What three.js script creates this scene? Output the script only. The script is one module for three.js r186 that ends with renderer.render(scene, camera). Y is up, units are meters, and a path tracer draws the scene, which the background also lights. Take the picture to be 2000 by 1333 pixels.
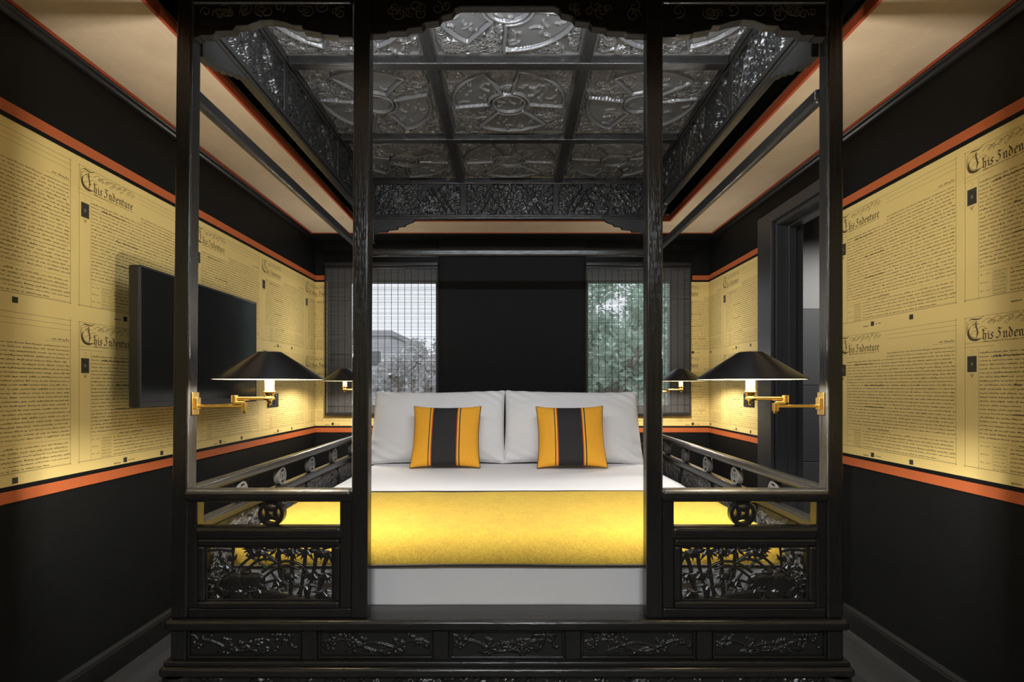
import * as THREE from 'three';
import { RoundedBoxGeometry } from 'three/addons/geometries/RoundedBoxGeometry.js';
import { mergeGeometries, mergeVertices } from 'three/addons/utils/BufferGeometryUtils.js';
import { RectAreaLightUniformsLib } from 'three/addons/lights/RectAreaLightUniformsLib.js';

// ---------------------------------------------------------------- camera, sky, lights, exposure
const E = 1.07;                                     // eye height, metres
const scene = new THREE.Scene();
const camera = new THREE.PerspectiveCamera(2 * Math.atan(666.5 / 1060) * 180 / Math.PI, 2000 / 1333, 0.05, 200);
camera.position.set(0, E, 0);
camera.lookAt(0, E, -1);
camera.setViewOffset(2000, 1333, 0, -89.5, 2000, 1333);   // lens shifted up, verticals stay upright

scene.background = new THREE.Color().setRGB(1.95, 2.06, 2.25);   // bright overcast sky

const renderer = new THREE.WebGLRenderer();
renderer.toneMapping = THREE.LinearToneMapping;
renderer.toneMappingExposure = 1.0;
renderer.shadowMap.enabled = true;
RectAreaLightUniformsLib.init();

// added fill panel on the ceiling, unseen behind the photographer
const FILL_LIGHT = new THREE.Color().setRGB(0.96, 1.0, 1.05);
const panelFill = new THREE.RectAreaLight(FILL_LIGHT, 46, 0.9, 0.5);
panelFill.position.set(0, E + 1.098, 0.85);
panelFill.lookAt(0, 0, 0.85);
panelFill.name = 'added_ceiling_panel';
scene.add(panelFill);
// added fill bar, unseen behind the front frieze, shines down and back onto the bedding
const TESTER_FILL = new THREE.Color().setRGB(0.95, 1.0, 1.06);
const testerFill = new THREE.RectAreaLight(TESTER_FILL, 140, 1.6, 0.03);
testerFill.position.set(-0.015, E + 1.19, -1.672);
testerFill.lookAt(-0.015, E + 1.19 - 0.38, -1.672 - 1.0);
testerFill.name = 'tester_bar_fill';
scene.add(testerFill);
const LAMP_POWER = 4.2, DIMMED = 0.38;        // the two lamps at the head of the bed are dimmed
const LAMP_COLOR = new THREE.Color().setRGB(1.0, 0.95, 0.86);

// ---------------------------------------------------------------- helpers
function rng(seed) { let a = seed >>> 0; return () => { a = (a + 0x6D2B79F5) >>> 0; let t = a; t = Math.imul(t ^ (t >>> 15), t | 1); t ^= t + Math.imul(t ^ (t >>> 7), t | 61); return ((t ^ (t >>> 14)) >>> 0) / 4294967296; }; }
function hash2(i, j, s) { let h = Math.imul(i, 374761393) ^ Math.imul(j, 668265263) ^ Math.imul(s, 982451653); h = Math.imul(h ^ (h >>> 13), 1274126177); return ((h ^ (h >>> 16)) >>> 0) / 4294967296; }
function vnoise(x, y, s = 1) {
  const i = Math.floor(x), j = Math.floor(y), fx = x - i, fy = y - j, u = fx * fx * (3 - 2 * fx), v = fy * fy * (3 - 2 * fy);
  return (hash2(i, j, s) * (1 - u) + hash2(i + 1, j, s) * u) * (1 - v) + (hash2(i, j + 1, s) * (1 - u) + hash2(i + 1, j + 1, s) * u) * v;
}
function fbm(x, y, s = 1, o = 4) { let a = 0, w = 0.5, t = 0; for (let k = 0; k < o; k++) { a += w * vnoise(x, y, s + k); t += w; w *= 0.5; x *= 2.03; y *= 2.03; } return a / t; }
function pnoise(x, y, px, py, s) {            // value noise that repeats every px, py cells
  const i = Math.floor(x), j = Math.floor(y), fx = x - i, fy = y - j, u = fx * fx * (3 - 2 * fx), v = fy * fy * (3 - 2 * fy);
  const h = (a, b) => hash2(((a % px) + px) % px, ((b % py) + py) % py, s);
  return (h(i, j) * (1 - u) + h(i + 1, j) * u) * (1 - v) + (h(i, j + 1) * (1 - u) + h(i + 1, j + 1) * u) * v;
}
function dataTex(w, h, fn, srgb, rx = 1, ry = 1) {
  const d = new Uint8Array(w * h * 4);
  for (let y = 0; y < h; y++) for (let x = 0; x < w; x++) {
    const c = fn(x / w, y / h), k = (y * w + x) * 4;
    if (typeof c === 'number') d[k] = d[k + 1] = d[k + 2] = Math.max(0, Math.min(255, c * 255)); else for (let q = 0; q < 3; q++) d[k + q] = Math.max(0, Math.min(255, c[q] * 255));
    d[k + 3] = 255;
  }
  const t = new THREE.DataTexture(d, w, h); t.wrapS = t.wrapT = THREE.RepeatWrapping; t.magFilter = THREE.LinearFilter; t.minFilter = THREE.LinearMipmapLinearFilter; t.generateMipmaps = true;
  if (srgb) t.colorSpace = THREE.SRGBColorSpace;
  t.repeat.set(rx, ry); t.needsUpdate = true; return t;
}
const taken = {};
function numbered(n) { if (taken[n] === undefined) { taken[n] = 0; return n; } taken[n]++; return n + '_' + String(taken[n]).padStart(3, '0'); }
function clean(g) {
  if (g.index) g = g.toNonIndexed();
  for (const k of Object.keys(g.attributes)) if (!['position', 'normal', 'uv', 'color'].includes(k)) g.deleteAttribute(k);
  if (!g.attributes.uv) g.setAttribute('uv', new THREE.BufferAttribute(new Float32Array(g.attributes.position.count * 2), 2));
  return g;
}
function merge(gs) { gs = (Array.isArray(gs) ? gs : [gs]).map(clean); return gs.length === 1 ? gs[0] : mergeGeometries(gs, false); }
function boxUV(g, grain) {                     // uv in metres, u along the grain axis
  const p = g.attributes.position, n = g.attributes.normal, uv = new Float32Array(p.count * 2);
  for (let i = 0; i < p.count; i++) {
    const a = [p.getX(i), p.getY(i), p.getZ(i)], m = [Math.abs(n.getX(i)), Math.abs(n.getY(i)), Math.abs(n.getZ(i))];
    const ax = m[0] > m[1] ? (m[0] > m[2] ? 0 : 2) : (m[1] > m[2] ? 1 : 2);
    const r = [0, 1, 2].filter((k) => k !== ax);
    if (r[1] === grain) r.reverse();
    uv[2 * i] = a[r[0]]; uv[2 * i + 1] = a[r[1]] + 0.37 * a[ax];
  }
  g.setAttribute('uv', new THREE.BufferAttribute(uv, 2)); return g;
}
// box between x0..x1, y0..y1 and depths d0..d1 in front of the camera (z = -d), softened edges
function bx(x0, x1, y0, y1, d0, d1, r = 0.004, seg = 1) {
  const w = Math.abs(x1 - x0), h = Math.abs(y1 - y0), d = Math.abs(d1 - d0);
  r = Math.min(r, 0.45 * Math.min(w, h, d));
  const g = clean(r > 0 ? new RoundedBoxGeometry(w, h, d, seg, r) : new THREE.BoxGeometry(w, h, d));
  g.translate((x0 + x1) / 2, (y0 + y1) / 2, -(d0 + d1) / 2);
  const L = [w, h, d]; return boxUV(g, L.indexOf(Math.max(...L)));
}
function topOf(o) { while (o.parent && o.parent !== scene) o = o.parent; return o; }
function obj(name, gs, mat, parent = scene, label) {
  const g = merge(gs), m = new THREE.Mesh(g, mat);
  m.castShadow = m.receiveShadow = true;
  if (parent === scene) {
    m.name = numbered(name); g.computeBoundingBox(); const b = g.boundingBox;
    const c = new THREE.Vector3((b.min.x + b.max.x) / 2, b.min.y, (b.min.z + b.max.z) / 2);
    g.translate(-c.x, -c.y, -c.z); m.position.copy(c);
  } else { m.name = name; const t = topOf(parent).position; g.translate(-t.x, -t.y, -t.z); }
  if (label) m.userData.label = label;
  parent.add(m); return m;
}
function shared(name, geo, mat, parent, x, y, z) {       // a piece that shares its geometry: position in world metres
  const m = new THREE.Mesh(geo, mat); m.name = name; m.castShadow = m.receiveShadow = true; const t = topOf(parent).position;
  m.position.set(x - t.x, y - t.y, z - t.z); parent.add(m); return m;
}
function tag(o, label, category, group, kind) { o.userData.label = label; o.userData.category = category; if (group) o.userData.group = group; if (kind) o.userData.kind = kind; return o; }
function thing(name, x, y, z, label, category, group, kind) { const g = new THREE.Group(); g.name = numbered(name); g.position.set(x, y, z); scene.add(g); return tag(g, label, category, group, kind); }
function struct(name, gs, mat, label, category) { return tag(obj(name, gs, mat), label, category, null, 'structure'); }
function extrude(pts, depth, holes, bevel = 0) {        // outline in x, y, thickness towards +z from 0
  const s = new THREE.Shape(pts.map((p) => new THREE.Vector2(p[0], p[1])));
  for (const h of holes || []) s.holes.push(new THREE.Path(h.map((p) => new THREE.Vector2(p[0], p[1]))));
  return clean(new THREE.ExtrudeGeometry(s, { depth, bevelEnabled: bevel > 0, bevelThickness: bevel, bevelSize: bevel, bevelSegments: 1, curveSegments: 10 }));
}
function tube(pts, r, seg = 8, n = 0, closed = false) { const c = new THREE.CatmullRomCurve3(pts.map((p) => new THREE.Vector3(...p)), closed); return clean(new THREE.TubeGeometry(c, n || Math.max(2, pts.length * 4), r, seg, closed)); }
function cyl(r0, r1, h, x, y, z, seg = 24) { const g = clean(new THREE.CylinderGeometry(r1, r0, h, seg)); g.translate(x, y + h / 2, z); return g; }
const rectPts = (x0, x1, y0, y1) => [[x0, y0], [x1, y0], [x1, y1], [x0, y1]];

// ---------------------------------------------------------------- materials
const lin = (r, g, b) => new THREE.Color().setRGB(r, g, b);
const std = (o) => new THREE.MeshStandardMaterial(o);
const grainBump = dataTex(512, 512, (u, v) => {
  const w = pnoise(u * 6, v * 16, 6, 16, 5) * 0.9;
  const fibre = pnoise(u * 14, v * 190 + w * 0, 14, 190, 9), pores = pnoise(u * 28, v * 256, 28, 256, 3);
  const ring = 0.5 + 0.5 * Math.sin(2 * Math.PI * (v * 13 + 1.4 * pnoise(u * 3, v * 6, 3, 6, 4)));
  return 0.35 * fibre + 0.35 * ring + (pores > 0.78 ? -0.25 : 0.1) + 0.15;
}, false, 1.6, 4.2);
const grainColor = dataTex(512, 512, (u, v) => {
  const fibre = pnoise(u * 12, v * 170, 12, 170, 9), patch = pnoise(u * 4, v * 5, 4, 5, 2), pore = pnoise(u * 28, v * 256, 28, 256, 3);
  const k = 0.118 + 0.03 * (fibre - 0.5) + 0.02 * (patch - 0.5) - (pore > 0.8 ? 0.03 : 0);
  return [k * 1.02, k, k * 0.97];
}, true, 1.6, 4.2);
const M = {};
M.wood = std({ map: grainColor, roughness: 0.26, bumpMap: grainBump, bumpScale: 0.0004 });
M.carved = std({ color: lin(0.072, 0.0725, 0.0742), roughness: 0.2 });            // black carving, colour lightened to stand in for light on tester and sides
M.carvedShaded = std({ color: lin(0.0135, 0.0132, 0.0128), roughness: 0.3 });       // same carving, colour darkened to stand in for shade on front and friezes
const paintBump = dataTex(256, 256, (u, v) => 0.5 * pnoise(u * 60, v * 60, 60, 60, 4) + 0.5 * pnoise(u * 16, v * 16, 16, 16, 6), false, 2, 2);
M.black = new THREE.MeshPhysicalMaterial({ color: lin(0.0038, 0.0043, 0.0046), roughness: 0.6, specularIntensity: 0.4, bumpMap: paintBump, bumpScale: 0.0005 });
M.blackGloss = std({ color: lin(0.007, 0.0072, 0.0075), roughness: 0.36 });
M.orange = std({ color: lin(0.42, 0.095, 0.022), roughness: 0.7 });
M.red = std({ color: lin(0.36, 0.06, 0.018), roughness: 0.7 });
const suede = dataTex(512, 512, (u, v) => {
  const k = 0.40 + 0.35 * pnoise(u * 9, v * 14, 9, 14, 1) + 0.15 * pnoise(u * 40, v * 60, 40, 60, 2) + 0.1 * pnoise(u * 150, v * 150, 150, 150, 3);
  return [0.67 + 0.12 * k, 0.595 + 0.12 * k, 0.495 + 0.12 * k];
}, true, 1.1, 1.1);
M.ceiling = std({ map: suede, roughness: 0.9 });
M.cream = std({ color: lin(0.62, 0.56, 0.46), roughness: 0.9 });
M.brass = std({ color: lin(0.78, 0.52, 0.17), metalness: 1, roughness: 0.24 });
M.darkMetal = std({ color: lin(0.02, 0.02, 0.022), roughness: 0.3, metalness: 0.3 });
M.chrome = std({ color: lin(0.6, 0.6, 0.6), roughness: 0.15, metalness: 1 });
const weave = dataTex(128, 128, (u, v) => 0.5 + 0.25 * Math.sin(u * 2 * Math.PI * 32) * Math.sin(v * 2 * Math.PI * 32) + 0.25 * (pnoise(u * 64, v * 64, 64, 64, 3) - 0.5), false, 12, 12);
M.linen = std({ color: lin(0.74, 0.74, 0.755), roughness: 0.85, bumpMap: weave, bumpScale: 0.0004 });
const wool = dataTex(256, 256, (u, v) => {
  const k = pnoise(u * 90, v * 70, 90, 70, 8) - 0.5, l = pnoise(u * 12, v * 9, 12, 9, 3) - 0.5;
  return [0.68 + 0.07 * k + 0.02 * l, 0.568 + 0.08 * k + 0.03 * l, 0.195 + 0.05 * k];
}, true, 3, 3);
const woolBump = dataTex(256, 256, (u, v) => pnoise(u * 100, v * 80, 100, 80, 8), false, 3, 3);
M.wool = new THREE.MeshPhysicalMaterial({ map: wool, roughness: 0.95, bumpMap: woolBump, bumpScale: 0.0005, sheen: 0.25, sheenRoughness: 0.6, sheenColor: lin(0.8, 0.7, 0.3) });
M.piping = std({ color: lin(0.018, 0.015, 0.012), roughness: 0.8 });

// ---------------------------------------------------------------- the wallpaper: sheets of an old handwritten deed
const TILE_W = 0.685, TILE_H = 0.545;
function wallpaperTexture() {
  const W = 2048, H = Math.round(2048 * TILE_H / TILE_W), S = W / TILE_W;       // pixels per metre
  const c = document.createElement('canvas'); c.width = W; c.height = H;
  const g = c.getContext('2d'), R = rng(77);
  g.fillStyle = 'rgb(220,195,124)'; g.fillRect(0, 0, W, H);
  for (let i = 0; i < 26000; i++) { const a = 0.03 + 0.05 * R(); g.fillStyle = R() < 0.5 ? `rgba(120,90,40,${a})` : `rgba(255,235,170,${a})`; const s = 2 + 5 * R(); g.fillRect(R() * W, R() * H, s, s * 0.7); }
  for (let i = 0; i < 60; i++) { const x = R() * W, y = R() * H, r = 30 + 140 * R(), q = g.createRadialGradient(x, y, 0, x, y, r); q.addColorStop(0, 'rgba(170,130,55,0.05)'); q.addColorStop(1, 'rgba(170,130,55,0)'); g.fillStyle = q; g.fillRect(x - r, y - r, 2 * r, 2 * r); }
  const ink = (a) => `rgba(62,48,22,${a})`;
  const L = 0.012 * S, Rr = L + 0.648 * S, T = 0.028 * S, B = T + 0.486 * S;    // the frame of one sheet
  const wob = (x0, y0, x1, y1, w, a) => { g.strokeStyle = ink(a); g.lineWidth = w; g.beginPath(); g.moveTo(x0, y0); const n = 14; for (let i = 1; i <= n; i++) g.lineTo(x0 + (x1 - x0) * i / n + (R() - 0.5) * 2, y0 + (y1 - y0) * i / n + (R() - 0.5) * 2); g.stroke(); };
  wob(L - 10, T, Rr + 14, T, 4, 0.55); wob(L + 0.30 * S, T + 0.017 * S, Rr + 14, T + 0.017 * S, 3.5, 0.5); wob(L + 0.31 * S, T + 0.034 * S, Rr + 14, T + 0.034 * S, 3.5, 0.45);
  wob(L - 18, T + 0.083 * S, L + 0.12 * S, T + 0.083 * S, 3.5, 0.5); wob(L - 18, T + 0.096 * S, L + 0.11 * S, T + 0.096 * S, 3.5, 0.5);
  wob(L, T - 10, L, B + 18, 4.5, 0.6); wob(Rr, T - 18, Rr, B + 14, 4.5, 0.6); wob(L - 18, B, Rr + 12, B, 5, 0.65);
  const m = L + 0.052 * S; wob(m, T + 0.1 * S, m, B + 18, 3.2, 0.5);
  // handwriting
  function script(x0, x1, y, h, a, w, slant = 0.5) {
    g.lineWidth = w; let x = x0;
    while (x < x1 - h) {
      const len = Math.min(x1 - x, h * (1.2 + 4.5 * R())); g.strokeStyle = ink(a * (0.75 + 0.5 * R())); g.beginPath();
      let px = x; g.moveTo(px, y);
      while (px < x + len) { const st = h * (0.34 + 0.2 * R()), tall = R(), up = tall > 0.86 ? 1.9 : tall < 0.1 ? -0.9 : 0.72 + 0.4 * R(); g.quadraticCurveTo(px + st * 0.2 + slant * h * up * 0.5, y - h * up * 0.62, px + st * 0.55, y - h * 0.1 * R()); px += st; g.lineTo(px, y - h * 0.12 * (R() - 0.3)); }
      g.stroke(); x += len + h * (0.45 + 0.6 * R());
    }
  }
  const lineH = 0.01285 * S, body0 = T + 0.083 * S, nBody = 24;
  for (let k = 0; k < nBody; k++) {
    const y = body0 + k * lineH + lineH * 0.7; const xs = k < 2 ? L + 0.31 * S : m + 8;
    script(xs, Rr - (8 + 14 * R()), y, lineH * 0.52, 0.68, 4.1);
    if (k % 7 === 3) { const bx0 = m + (0.03 + 0.35 * R()) * S; script(bx0, bx0 + 0.12 * S, y, lineH * 0.75, 0.95, 5.6); }
  }
  wob(m, body0 + (nBody + 0.7) * lineH, Rr + 10, body0 + (nBody + 0.7) * lineH, 3, 0.5);
  const foot0 = body0 + (nBody + 1.0) * lineH, nf = Math.floor((B - foot0) / lineH) - 0;
  for (let k = 0; k < nf; k++) {
    const y = foot0 + k * lineH + lineH * 0.8;
    script(m + 0.11 * S, Rr - 14 - (k === nf - 1 ? 0.3 * S * R() : 0), y, lineH * 0.52, 0.66, 4.0);
    if (k % 2 === 1) wob(m + 0.2 * S, y + lineH * 0.25, Rr - 4, y + lineH * 0.25, 2.2, 0.35);
    if (k % 2 === 0) script(m + 12, m + 0.042 * S, y, lineH * 0.5, 0.5, 3);
  }
  wob(m + 0.05 * S, foot0, m + 0.05 * S, B, 3, 0.5); wob(m + 0.1 * S, foot0 + 6, m + 0.1 * S, B - 16, 2.4, 0.4);
  for (let k = 0; k < 7; k++) { const y = foot0 + 12 + k * (B - foot0 - 24) / 6.5; g.fillStyle = ink(0.32); g.fillRect(m + 0.053 * S, y, 0.044 * S, 5); script(m + 0.054 * S, m + 0.098 * S, y + 17, 9, 0.7, 3); }
  script(m + 0.14 * S, m + 0.27 * S, foot0 - lineH * 0.15, lineH * 0.8, 0.85, 4.4); wob(m + 0.13 * S, foot0 + 6, m + 0.28 * S, foot0 + 4, 2.6, 0.6);
  script(Rr - 0.075 * S, Rr - 0.01 * S, T + 0.07 * S, lineH * 0.8, 0.85, 4); wob(Rr - 0.1 * S, T + 0.076 * S, Rr - 6, T + 0.074 * S, 3, 0.6);
  // stamps
  const stamp = (x, y, w, h, eye) => { g.fillStyle = 'rgba(34,33,28,0.93)'; g.fillRect(x, y, w, h); if (eye) { g.fillStyle = 'rgba(120,116,96,0.9)'; g.beginPath(); g.ellipse(x + w / 2, y + h / 2, w * 0.13, h * 0.12, 0, 0, 7); g.fill(); g.strokeStyle = 'rgba(90,88,76,0.6)'; g.lineWidth = 3; g.strokeRect(x + 12, y + 12, w - 24, h - 24); } };
  stamp(L + 0.0085 * S, T + 0.125 * S, 0.036 * S, 0.052 * S, true);
  g.strokeStyle = ink(0.7); g.lineWidth = 4; g.beginPath(); g.arc(L + 0.0265 * S, T + 0.182 * S, 0.006 * S, 0.2, 2.9); g.moveTo(L + 0.0265 * S, T + 0.18 * S); g.lineTo(L + 0.0265 * S, T + 0.196 * S); g.moveTo(L + 0.018 * S, T + 0.181 * S); g.lineTo(L + 0.0265 * S, T + 0.194 * S); g.lineTo(L + 0.035 * S, T + 0.181 * S); g.stroke();
  g.strokeStyle = 'rgba(170,80,40,0.5)'; g.lineWidth = 4; g.beginPath(); g.moveTo(L + 0.018 * S, T + 0.106 * S); g.quadraticCurveTo(L + 0.04 * S, T + 0.1 * S, L + 0.024 * S, T + 0.121 * S); g.stroke();
  stamp(L + 0.214 * S, B + 0.0125 * S, 0.02 * S, 0.02 * S, false); stamp(L + 0.433 * S, B + 0.0125 * S, 0.02 * S, 0.021 * S, false);
  script(L + 0.165 * S, L + 0.207 * S, B + 0.029 * S, 24, 0.9, 5.5); script(L + 0.24 * S, L + 0.275 * S, B + 0.025 * S, 15, 0.8, 4);
  // black letter heading, written with a broad nib
  function nib(pts, w, ang = -0.72) {
    const dx = Math.cos(ang) * w / 2, dy = Math.sin(ang) * w / 2; g.fillStyle = ink(0.92);
    for (let i = 0; i + 1 < pts.length; i++) { const [ax, ay] = pts[i], [bx_, by] = pts[i + 1]; g.beginPath(); g.moveTo(ax - dx, ay - dy); g.lineTo(ax + dx, ay + dy); g.lineTo(bx_ + dx, by + dy); g.lineTo(bx_ - dx, by - dy); g.closePath(); g.fill(); g.lineWidth = 1.6; g.strokeStyle = ink(0.92); g.stroke(); }
  }
  const bez = (a, b, c2, d, n = 16) => { const o = []; for (let i = 0; i <= n; i++) { const t = i / n, s = 1 - t; o.push([s * s * s * a[0] + 3 * s * s * t * b[0] + 3 * s * t * t * c2[0] + t * t * t * d[0], s * s * s * a[1] + 3 * s * s * t * b[1] + 3 * s * t * t * c2[1] + t * t * t * d[1]]); } return o; };
  const GL = {   // strokes in units of the x-height, y up from the base line; then the advance
    h: [[[[0.1, 1.75], [0.28, 1.6], [0.28, 0.1], [0.42, 0]], [[0.28, 0.85], [0.55, 1.02], [0.72, 0.85], [0.72, 0.1], [0.6, -0.25]]], 1.0],
    i: [[[[0.1, 0.95], [0.28, 0.85], [0.28, 0.12], [0.42, 0]], [[0.22, 1.3], [0.32, 1.22]]], 0.5],
    s: [[[[0.7, 0.92], [0.4, 1.02], [0.22, 0.75], [0.62, 0.32], [0.42, 0.0], [0.1, 0.1]]], 0.82],
    I: [[[[0.1, 1.5], [0.4, 1.72], [0.8, 1.5], [1.05, 1.62]], [[0.62, 1.55], [0.4, 1.2], [0.78, 0.75], [0.62, 0.2], [0.25, 0.0], [0.02, 0.25]]], 1.15],
    n: [[[[0.1, 0.95], [0.28, 0.85], [0.28, 0.1], [0.4, 0]], [[0.28, 0.85], [0.55, 1.02], [0.72, 0.85], [0.72, 0.12], [0.86, 0]]], 0.98],
    d: [[[[0.28, 0.88], [0.2, 0.2], [0.45, 0.0], [0.74, 0.2], [0.74, 0.85], [0.2, 1.6]], [[0.28, 0.88], [0.6, 0.98]]], 0.98],
    e: [[[[0.62, 0.62], [0.66, 0.9], [0.4, 1.0], [0.2, 0.8], [0.2, 0.15], [0.42, 0], [0.66, 0.14]], [[0.26, 0.55], [0.62, 0.66]]], 0.78],
    t: [[[[0.24, 1.35], [0.24, 0.14], [0.42, 0], [0.58, 0.1]], [[0.02, 0.95], [0.56, 0.95]]], 0.66],
    u: [[[[0.1, 0.95], [0.26, 0.85], [0.26, 0.15], [0.45, 0], [0.7, 0.15]], [[0.56, 0.95], [0.7, 0.85], [0.7, 0.1], [0.84, 0]]], 0.98],
    r: [[[[0.1, 0.95], [0.28, 0.85], [0.28, 0.1], [0.42, 0]], [[0.28, 0.82], [0.52, 1.02], [0.66, 0.86]]], 0.72],
  };
  const write = (word, x, y, xh, w) => { for (const ch of word) { const [st, adv] = GL[ch]; for (const s of st) nib(s.map(([a, b]) => [x + a * xh, y - b * xh]), w); x += adv * xh; } return x; };
  const by0 = T + 0.074 * S, Tx = L + 0.014 * S;
  nib(bez([Tx + 70, T + 60], [Tx - 40, T + 95], [Tx - 30, T + 235], [Tx + 105, T + 222]), 24);               // the big round of the T
  nib(bez([Tx - 10, T + 40], [Tx + 40, T - 18], [Tx + 85, T + 55], [Tx + 165, T + 4]), 15);                     // its roof stroke
  nib(bez([Tx + 88, T + 40], [Tx + 60, T + 90], [Tx + 130, T + 130], [Tx + 84, T + 205]), 16);
  let nx = write('his', Tx + 150, by0, 56, 13); nx = write('Indenture', nx + 22, by0, 56, 13);
  g.strokeStyle = ink(0.75); g.lineWidth = 4;
  for (let k = 0; k < 13; k++) { const x = Tx + 10 + k * 56 + 20 * R(), y = T + 18 + 55 * R() * (k < 3 ? 2.6 : 1), q = 30 + 34 * R(); g.beginPath(); g.moveTo(x - 40, y + 14); g.bezierCurveTo(x, y - q, x + 2 * q, y - q * 0.5, x + q, y + q * 0.5); g.bezierCurveTo(x + 0.3 * q, y + 0.9 * q, x + 0.2 * q, y - 0.1 * q, x + 1.8 * q, y + 0.1 * q); g.stroke(); }
  for (let k = 0; k < 6; k++) { g.lineWidth = 3.2; g.beginPath(); g.moveTo(Tx - 16 + 5 * k, T + 30 + 20 * k); g.bezierCurveTo(Tx - 46 + 6 * k, T + 120, Tx - 20 + 12 * k, T + 250, Tx + 110 + 14 * k, T + 228 - 6 * k); g.stroke(); }
  script(Tx + 160, nx, by0 + 24, 13, 0.75, 3.4);
  const t = new THREE.CanvasTexture(c); t.colorSpace = THREE.SRGBColorSpace; t.wrapS = t.wrapT = THREE.RepeatWrapping; t.anisotropy = 8; return t;
}
const paperTex = wallpaperTexture();
M.paper = std({ map: paperTex, roughness: 0.62 });
// flat sheet of wallpaper, 3 mm thick; uv laid out in metres from a given sheet corner
function paperSheet(outline, holes, place, uvOf) {
  const g = extrude(outline, 0.003, holes); place(g); const p = g.attributes.position, uv = g.attributes.uv;
  for (let i = 0; i < p.count; i++) { const [a, b] = uvOf(p.getX(i), p.getY(i), p.getZ(i)); uv.setXY(i, a, b); }
  return g;
}
const vOf = (y) => 1 - (E + 0.798 - y) / TILE_H;            // top of the first row of sheets at 0.770 over the eye

// ---------------------------------------------------------------- the room
const W = 1.5, BACK = 4.133, REAR = -1.8, CEIL = E + 1.13, FLOOR = 0;
const H_ORANGE_TOP = [E + 0.812, E + 0.848], H_ORANGE_LOW = [E - 0.347, E - 0.311];
const floorRoot = thing('floor', 0, 0, -1.2, 'dark grey stained timber floor around the bed', 'floor', null, 'structure');
{
  const tones = [0.040, 0.052, 0.047, 0.060].map((k, i) => std({ color: lin(k, k, k * 1.02), roughness: 0.5, bumpMap: grainBump, bumpScale: 0.0006 }));
  obj('subfloor', bx(-W - 0.1, W + 0.1, -0.12, -0.02, REAR, BACK + 0.1, 0), M.black, floorRoot);
  const bw = 0.1285, geo = bx(-bw / 2 + 0.0008, bw / 2 - 0.0008, -0.02, 0, 0, 2.96, 0.0015); geo.translate(0, 0, 1.48);
  for (let k = 0; k < 24; k++) for (let j = 0; j < 2; j++) shared('floorboard', geo, tones[(k * 3 + j * 2 + (k >> 2)) % 4], floorRoot, -W - 0.04 + bw * (k + 0.5) - 0.0, 0, 0.32 - 2.962 * j + (j ? 0 : 0));
}
// left wall
struct('wall_left', bx(-W - 0.15, -W, -0.12, E + 1.7, REAR, BACK + 0.3, 0), M.black, 'black painted wall carrying the television, with gold paper band', 'wall');
{
  const g = paperSheet(rectPts(REAR, BACK, E - 0.297, E + 0.80), null, (q) => { q.rotateY(Math.PI / 2); q.translate(-W, 0, 0); }, (x, y, z) => [(-z - 1.865) / TILE_W, vOf(y)]);
  const o = tag(obj('trim', g, M.paper), 'gold wallpaper of handwritten deed sheets on the television wall', 'wallpaper', null, 'structure'); o.name = 'trim_1';
}
// right wall with the door opening
const DOOR = { d0: 2.53, d1: 3.10, top: E + 0.945 };
{
  const hole = rectPts(DOOR.d0, DOOR.d1, 0.0, DOOR.top);
  const outline = [[REAR, -0.12], [DOOR.d0, -0.12], [DOOR.d0, DOOR.top], [DOOR.d1, DOOR.top], [DOOR.d1, -0.12], [BACK + 0.3, -0.12], [BACK + 0.3, E + 1.7], [REAR, E + 1.7]];
  const g = extrude(outline, 0.15); g.rotateY(Math.PI / 2); g.translate(W, 0, 0);
  struct('wall_right', g, M.black, 'black painted wall with a doorway and gold paper band', 'wall');
  const uvR = (x, y, z) => [(z + 2.49) / TILE_W, vOf(y)];
  const place = (q) => { q.rotateY(Math.PI / 2); q.translate(W - 0.003, 0, 0); };
  const a = tag(obj('trim', paperSheet(rectPts(REAR, DOOR.d0 - 0.06, E - 0.297, E + 0.80), null, place, uvR), M.paper), 'gold wallpaper of handwritten deed sheets before the doorway', 'wallpaper', null, 'structure'); a.name = 'trim_2';
  const b = tag(obj('trim', paperSheet(rectPts(DOOR.d1 + 0.17, BACK, E - 0.297, E + 0.80), null, place, uvR), M.paper), 'narrow gold wallpaper strip between doorway and window wall', 'wallpaper', null, 'structure'); b.name = 'trim_3';
}
// window wall
const WIN = [{ x0: -1.405, x1: -0.56 }, { x0: 0.56, x1: 1.36 }], WY = [E - 0.205, E + 0.915];
{
  const holes = WIN.map((w) => rectPts(w.x0, w.x1, WY[0], WY[1]));
  const g = extrude(rectPts(-W, W, -0.12, E + 1.7), 0.28, holes); g.translate(0, 0, -BACK - 0.28);
  struct('wall_back', g, M.black, 'black painted wall with two windows behind the bed', 'wall');
  const place = (q) => q.translate(0, 0, -BACK);
  const uv = (x, y) => [(x + W + 0.1) / TILE_W, vOf(y)];
  const a = tag(obj('trim', paperSheet([[-W, E - 0.297], [-0.556, E - 0.297], [-0.556, WY[0]], [WIN[0].x0, WY[0]], [WIN[0].x0, E + 0.80], [-W, E + 0.80]], null, place, uv), M.paper), 'gold wallpaper around the window that shows the pale building', 'wallpaper', null, 'structure'); a.name = 'trim_4';
  const b = tag(obj('trim', paperSheet([[W, E - 0.297], [0.556, E - 0.297], [0.556, WY[0]], [WIN[1].x1, WY[0]], [WIN[1].x1, E + 0.80], [W, E + 0.80]].reverse(), null, place, uv), M.paper), 'gold wallpaper around the window that shows green leaves', 'wallpaper', null, 'structure'); b.name = 'trim_5';
}
struct('wall_front', bx(-W, W, -0.12, E + 1.7, REAR - 0.15, REAR, 0), M.black, 'black wall behind the photographer', 'wall');
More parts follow.
